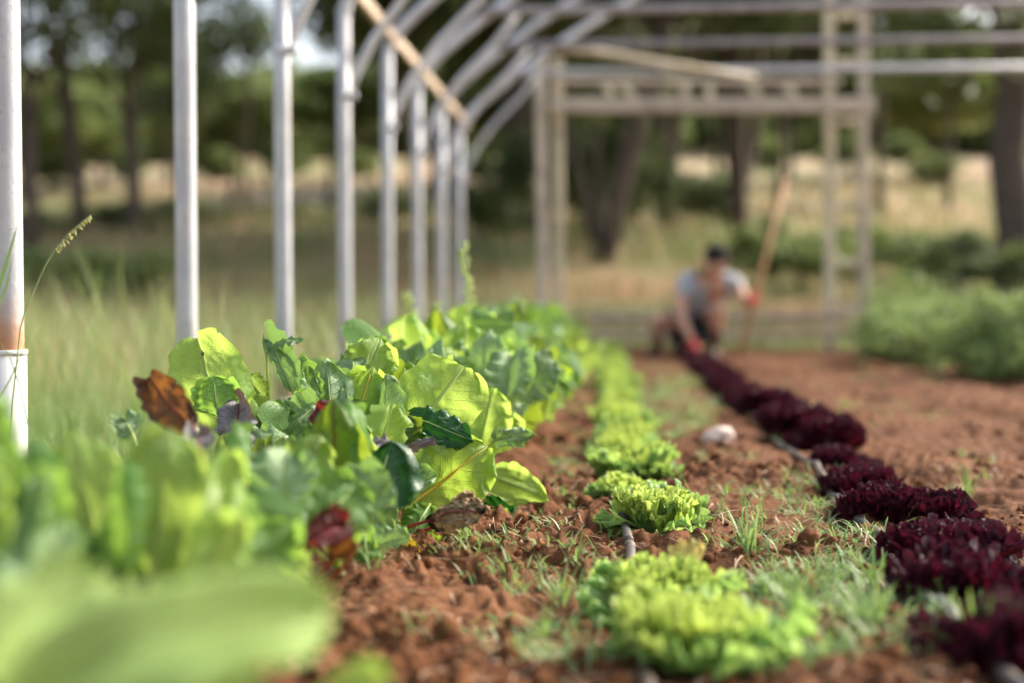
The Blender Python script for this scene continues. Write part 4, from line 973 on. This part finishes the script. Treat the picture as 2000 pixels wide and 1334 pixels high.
    hand(rw, rh, False, 1); hand(lw, lh, True, 1)
    mb = MB(); rot = Euler((R(-30), 0, 0)).to_matrix()
    mb.ell(headc + Vector((.004, .0, .055)), (.096, .112, .085), 16, 10, rot); mb.obj('hair', M['hair'], e)
    fd = Vector((-.0, -.8, -.6)).normalized()
    for sx in (-1, 1):
        q = MB(); q.ell(headc + fd * .088 + Vector((.032 * sx, 0, .02)), (.011, .008, .007), 8, 6); q.obj('eye', M['eye'], e)
        q = MB(); q.ell(headc + Vector((.088 * sx, .005, 0)), (.012, .02, .03), 8, 6); q.obj('ear', M['skin'], e)
    q = MB(); q.ell(headc + fd * .098 + Vector((0, 0, -.005)), (.013, .018, .024), 8, 6); q.obj('nose', M['skin'], e)
    q = MB(); q.ell(headc + fd * .088 + Vector((0, 0, -.045)), (.025, .008, .007), 8, 6); q.obj('mouth', M['glove'], e)
    return base + lh
HND = person()
# long-handled hoe
ha = at(1536, 345, PY - .35); hb = at(1472, 590, PY - .42); d = (hb - ha).normalized(); gb = hb + d * ((hb.z - .02) / -d.z)
e = empty('hoe', tuple(gb)); tag(e, 'long orange brown wooden handle held upright in a red gloved hand', 'hoe')
MB().tube([ha - gb, ha.lerp(gb, .5) - gb, Vector((0, 0, 0))], [.022, .02, .02], 10).obj('handle', M['handle'], e)
MB().bar((-.02, 0, .01), (.14, -.04, .0), .1, .012).obj('blade', M['iron'], e)

# ------------------------------------------------------------------ trees
def crown_mesh(seed, rad, n, size, clusters, mat, up=.2):
    rs = np.random.RandomState(seed); V, Fc, t = leafcloud(n, (0, 0, 0), rad, size, rs, clusters, up)
    me = mesh('crown', V, Fc, smooth=False); set_tone(me, t); me.materials.append(M[mat]); return me
CR = {k: [crown_mesh(300 + i + 10 * j, (2.4, 2.4, 1.9), 6500, .13, 26, k) for i in range(3)] for j, k in enumerate(('crown_dark', 'crown_mid', 'crown_light'))}
CRS = [crown_mesh(800 + i, (2.4, 2.4, 1.9), 3400, .12, 34, 'crown_dark') for i in range(3)]
CRF = {k: [crown_mesh(700 + i + 10 * j, (2.4, 2.4, 1.9), 6000, .2, 30, k) for i in range(3)] for j, k in enumerate(('crown_mid', 'crown_light'))}
def trunk_mesh(seed, h, r, stems=1, spread=.5, lean=0):
    rr = random.Random(seed); mb = MB()
    for s in range(stems):
        a = rr.uniform(0, 6.28); x = math.cos(a) * r * .8 * (stems > 1); y = math.sin(a) * r * .8 * (stems > 1); dx = math.cos(a) * spread * (stems > 1) + rr.uniform(-.12, .12) + lean; dy = math.sin(a) * spread * (stems > 1)
        P = [Vector((x, y, -.3))]; n = 7
        for i in range(1, n + 1):
            f = i / n; P.append(Vector((x + dx * f ** 1.1 * h * .3 + rr.uniform(-.06, .06), y + dy * f * h * .3 + rr.uniform(-.06, .06), h * f)))
        mb.tube(P, [r * (1.25 if i == 0 else 1 - .6 * i / n) for i in range(n + 1)], 9)
        for b in range(4):
            q = P[rr.randint(3, n)]; a2 = rr.uniform(0, 6.28); l = h * rr.uniform(.25, .45)
            e_ = q + Vector((math.cos(a2) * l, math.sin(a2) * l, l * rr.uniform(.4, 1))); mb.tube([q, q.lerp(e_, .5) + Vector((0, 0, .1 * l)), e_], [r * .4, r * .28, r * .1], 6)
    return mb.me('trunk')
def tree(px, Y, h, cs, mat, lab, seed, stems=1, r=.12, cz=None, bark='bark', spread=.5, name='tree', group='trees behind the field', lean=0, x=None, ncr=1, sparse=False):
    p = at(px, 500, Y); X = p.x if x is None else x
    e = empty(name, (X, Y, float(base_h(X, Y)))); tag(e, lab, 'tree', group)
    link('trunk', trunk_mesh(seed, h * .72, r, stems, spread, lean), M[bark], e)
    rr = random.Random(seed)
    for k in range(ncr):
        o = link('crown', (CRS if sparse else CR[mat])[(seed + k) % 3], None, e)
        o.location = (lean * h * .2 + (rr.uniform(-1, 1) * cs[0] * 1.6 if k else 0), rr.uniform(-1, 1) * cs[0] if k else 0, (cz if cz else h * .75) + (rr.uniform(-.5, .5) if k else 0)); o.rotation_euler = (0, 0, rr.uniform(0, 6.28)); o.scale = cs
    return e
T = [  # px, Y, height, crown scale, material, label, stems, r, cz
 (60, 22, 6.5, (1.0, 1, 1.15), 'crown_dark', 'dark tree with a thin trunk behind the leftmost gap between posts', 1, .12, 4.9),
 (170, 25, 7.5, (1.15, 1.1, 1.2), 'crown_dark', 'dark tree with twin stems above the seed head grass', 2, .13, 5.4),
 (265, 24, 6.5, (.9, .9, .9), 'crown_dark', 'dark thin stemmed tree left of the second post', 2, .1, 4.3),
 (345, 30, 5, (.6, .6, .8), 'crown_mid', 'mid green tree right behind the second post', 1, .09, 3.4),
 (455, 34, 4, (1.1, 1, .5), 'crown_mid', 'mid green tree between the second and third posts', 1, .09, 2.8),
 (640, 36, 4, (1.1, 1, .5), 'crown_mid', 'mid green tree between the third and fourth posts', 1, .09, 2.9),
 (830, 30, 8.5, (.8, 1.0, 1.3), 'crown_dark', 'dark tree behind the fifth and sixth posts', 2, .09, 5.5),
 (890, 27, 9, (1.2, 1.2, 1.6), 'crown_dark', 'dark tree behind the far posts', 1, .16, 5.8),
 (1010, 25, 9, (1.1, 1.1, 1.6), 'crown_dark', 'dark tree left of the timber frame posts', 2, .15, 5.6),
 (1300, 26, 9, (1.4, 1.2, 1.4), 'crown_dark', 'dark tree crown above the crossbeam of the timber frame', 3, .13, 6.2),
 (1440, 24, 8, (1.2, 1.1, 1.0), 'crown_dark', 'many stemmed tree beyond the person', 4, .12, 5.6),
 (1520, 28, 8.5, (.95, 1.2, 1.2), 'crown_dark', 'dark tree behind the ladder left rail', 1, .08, 6.2),
 (1720, 30, 7, (.8, .8, .6), 'crown_mid', 'olive green tree right of the ladder', 1, .09, 4.6),
 (1850, 34, 6, (.8, .8, .6), 'crown_mid', 'olive green tree with thin trunk left of the thick dark one', 1, .09, 3.4),
]
for i, (px, Y, h, cs, mt, lab, st, r, cz) in enumerate(T):
    tree(px, Y, h, cs, mt, lab, 400 + i, st, r, cz - 0 , ncr=2 if 'dark' in mt and px > 400 else 1, sparse=px < 400)
T2 = [(40, 44, 5, (1.3, 1.2, .7), 'crown_mid', 2.8), (200, 48, 5, (1.3, 1.2, .7), 'crown_light', 2.8), (330, 50, 5, (1.1, 1.2, .6), 'crown_mid', 2.6), (520, 62, 5, (1.5, 1.2, .7), 'crown_light', 3.2), (690, 60, 5, (1.4, 1.2, .7), 'crown_mid', 3.4),
 (850, 45, 8, (1.3, 1.2, 1.4), 'crown_dark', 4.4), (1000, 40, 8, (1.3, 1.2, 1.5), 'crown_dark', 4.2), (1120, 36, 8, (1.4, 1.2, 1.5), 'crown_dark', 4.2), (1260, 42, 8, (1.4, 1.2, 1.5), 'crown_dark', 5.0), (1400, 46, 8, (1.5, 1.2, 1.3), 'crown_mid', 5.4), (1540, 44, 8, (1.4, 1.2, 1.3), 'crown_dark', 5.2), (1660, 50, 6, (1.2, 1.2, .7), 'crown_mid', 3.4), (1820, 52, 5, (1.3, 1.2, .6), 'crown_light', 2.8), (1960, 46, 6, (1.4, 1.2, .7), 'crown_mid', 3.2)]
for i, (px, Y, h, cs, mt, cz) in enumerate(T2):
    tree(px, Y, h, cs, mt, 'blurred tree in the second rank behind the nearer trees, %s from the left' % cents[i], 500 + i, 1, .12, cz, ncr=2, group='second rank of trees')
tree(480, 31, 6, (.6, .6, .5), 'crown_mid', 'thin tree whose high sparse crown breaks the bright sky left of the third post', 452, 1, .07, 4.1, sparse=True)
tree(1180, 20.5, 8.5, (1.4, 1.2, 1.3), 'crown_dark', 'big spreading tree with leaning grey trunks inside the timber frame', 450, 10, .05, 5.6, 'bark', 1.0, ncr=2)
tree(1985, 16.5, 8, (1.3, 1.3, 1.2), 'crown_dark', 'thick dark trunked tree at the right edge with low leafy branches', 451, 1, .27, 4.6, ncr=1, sparse=True)
rr = random.Random(77)
for i, (px, Y, s) in enumerate([(420, 52, .5), (560, 62, .6), (700, 55, .45), (930, 60, .5), (1500, 58, .5), (1820, 40, .35), (1640, 66, .6), (250, 58, .5), (120, 48, .45), (1760, 70, .6)]):
    p = at(px, 500, Y); e = empty('shrub', (p.x, Y, float(base_h(p.x, Y)))); tag(e, 'round shrub on the dry slope %s' % ['left of the third post', 'right of the third post', 'by the fourth post', 'behind the far posts', 'right of the person\'s tool', 'left of the thick dark trunk', 'behind the ladder', 'in the second gap of the posts', 'in the first gap of the posts', 'right of the ladder'][i], 'shrub', 'shrubs on the dry slope')
    o = link('foliage', CR['crown_mid'][i % 3], None, e); o.scale = (s, s, s * .8); o.location = (0, 0, s * 1.3); o.rotation_euler = (0, 0, i)
    MB().tube([(0, 0, -.1), (.05, 0, s * 1.2)], [.08, .05], 6).obj('stem', M['bark'], e)
for i, px in enumerate(range(-150, 2250, 90)):
    Y = 96 + rr.uniform(-10, 22); p = at(px + rr.uniform(-25, 25), 500, Y)
    e = empty('distant_tree', (p.x, Y, float(base_h(p.x, Y)))); s = rr.uniform(1.7, 2.5)
    tag(e, 'far green tree on the ridge of the dry slope, %s from the left' % cents[i], 'tree', 'distant trees on the ridge')
    o = link('crown', CRF[rr.choice(['crown_mid', 'crown_light'])][i % 3], None, e); o.scale = (s, s, s * .95); o.location = (0, 0, s * 1.25); o.rotation_euler = (0, 0, i * 1.3)
    MB().tube([(0, 0, -.3), (.1, 0, s * 1.3)], [.3, .2], 7).obj('trunk', M['bark2'], e)
for i, (px, Y, r, h) in enumerate([(930, 24, 1.0, 1.3), (1040, 23, 1.1, 1.8), (1120, 22.5, 1.0, 2.2), (1210, 23, 1.1, 2.0), (1400, 26, .9, 1.2), (380, 27, 1.0, .5), (600, 29, 1.1, .4), (60, 24, 1.0, .5), (270, 25, .9, .6), (760, 27, .9, .7)]):
    p = at(px, 600, Y); b = bushobj(p.x, p.y, r, h, 2600, .07, 'dark thicket bush under the trees, %s from the left' % cents[i if i < 5 else i], 190 + i, 'crown_dark', 'thicket_bush'); b['group'] = 'thicket under the trees'
for i, (px, Y, r, h) in enumerate([(1860, 17, .9, .9), (1990, 15.2, .8, .8), (1760, 19, .7, .6), (1560, 18, .8, .7), (1480, 20, .7, .7), (1650, 20, .8, .6), (240, 17, .9, .7), (120, 18, .8, .6)]):
    p = at(px, 600, Y); b = bushobj(p.x, p.y, r, h, 2400, .06, 'dark shrub %s' % ['left of the thick trunk base', 'at the foot of the thick trunk', 'right of the ladder on the slope', 'between the person and ladder', 'behind the wooden handle', 'seen through the ladder', 'on the grass left of the second post', 'on the grass right of the first post'][i], 90 + i, 'crown_mid' if i > 1 else 'crown_dark', 'shrub')
    b['group'] = 'shrubs at the meadow edge'
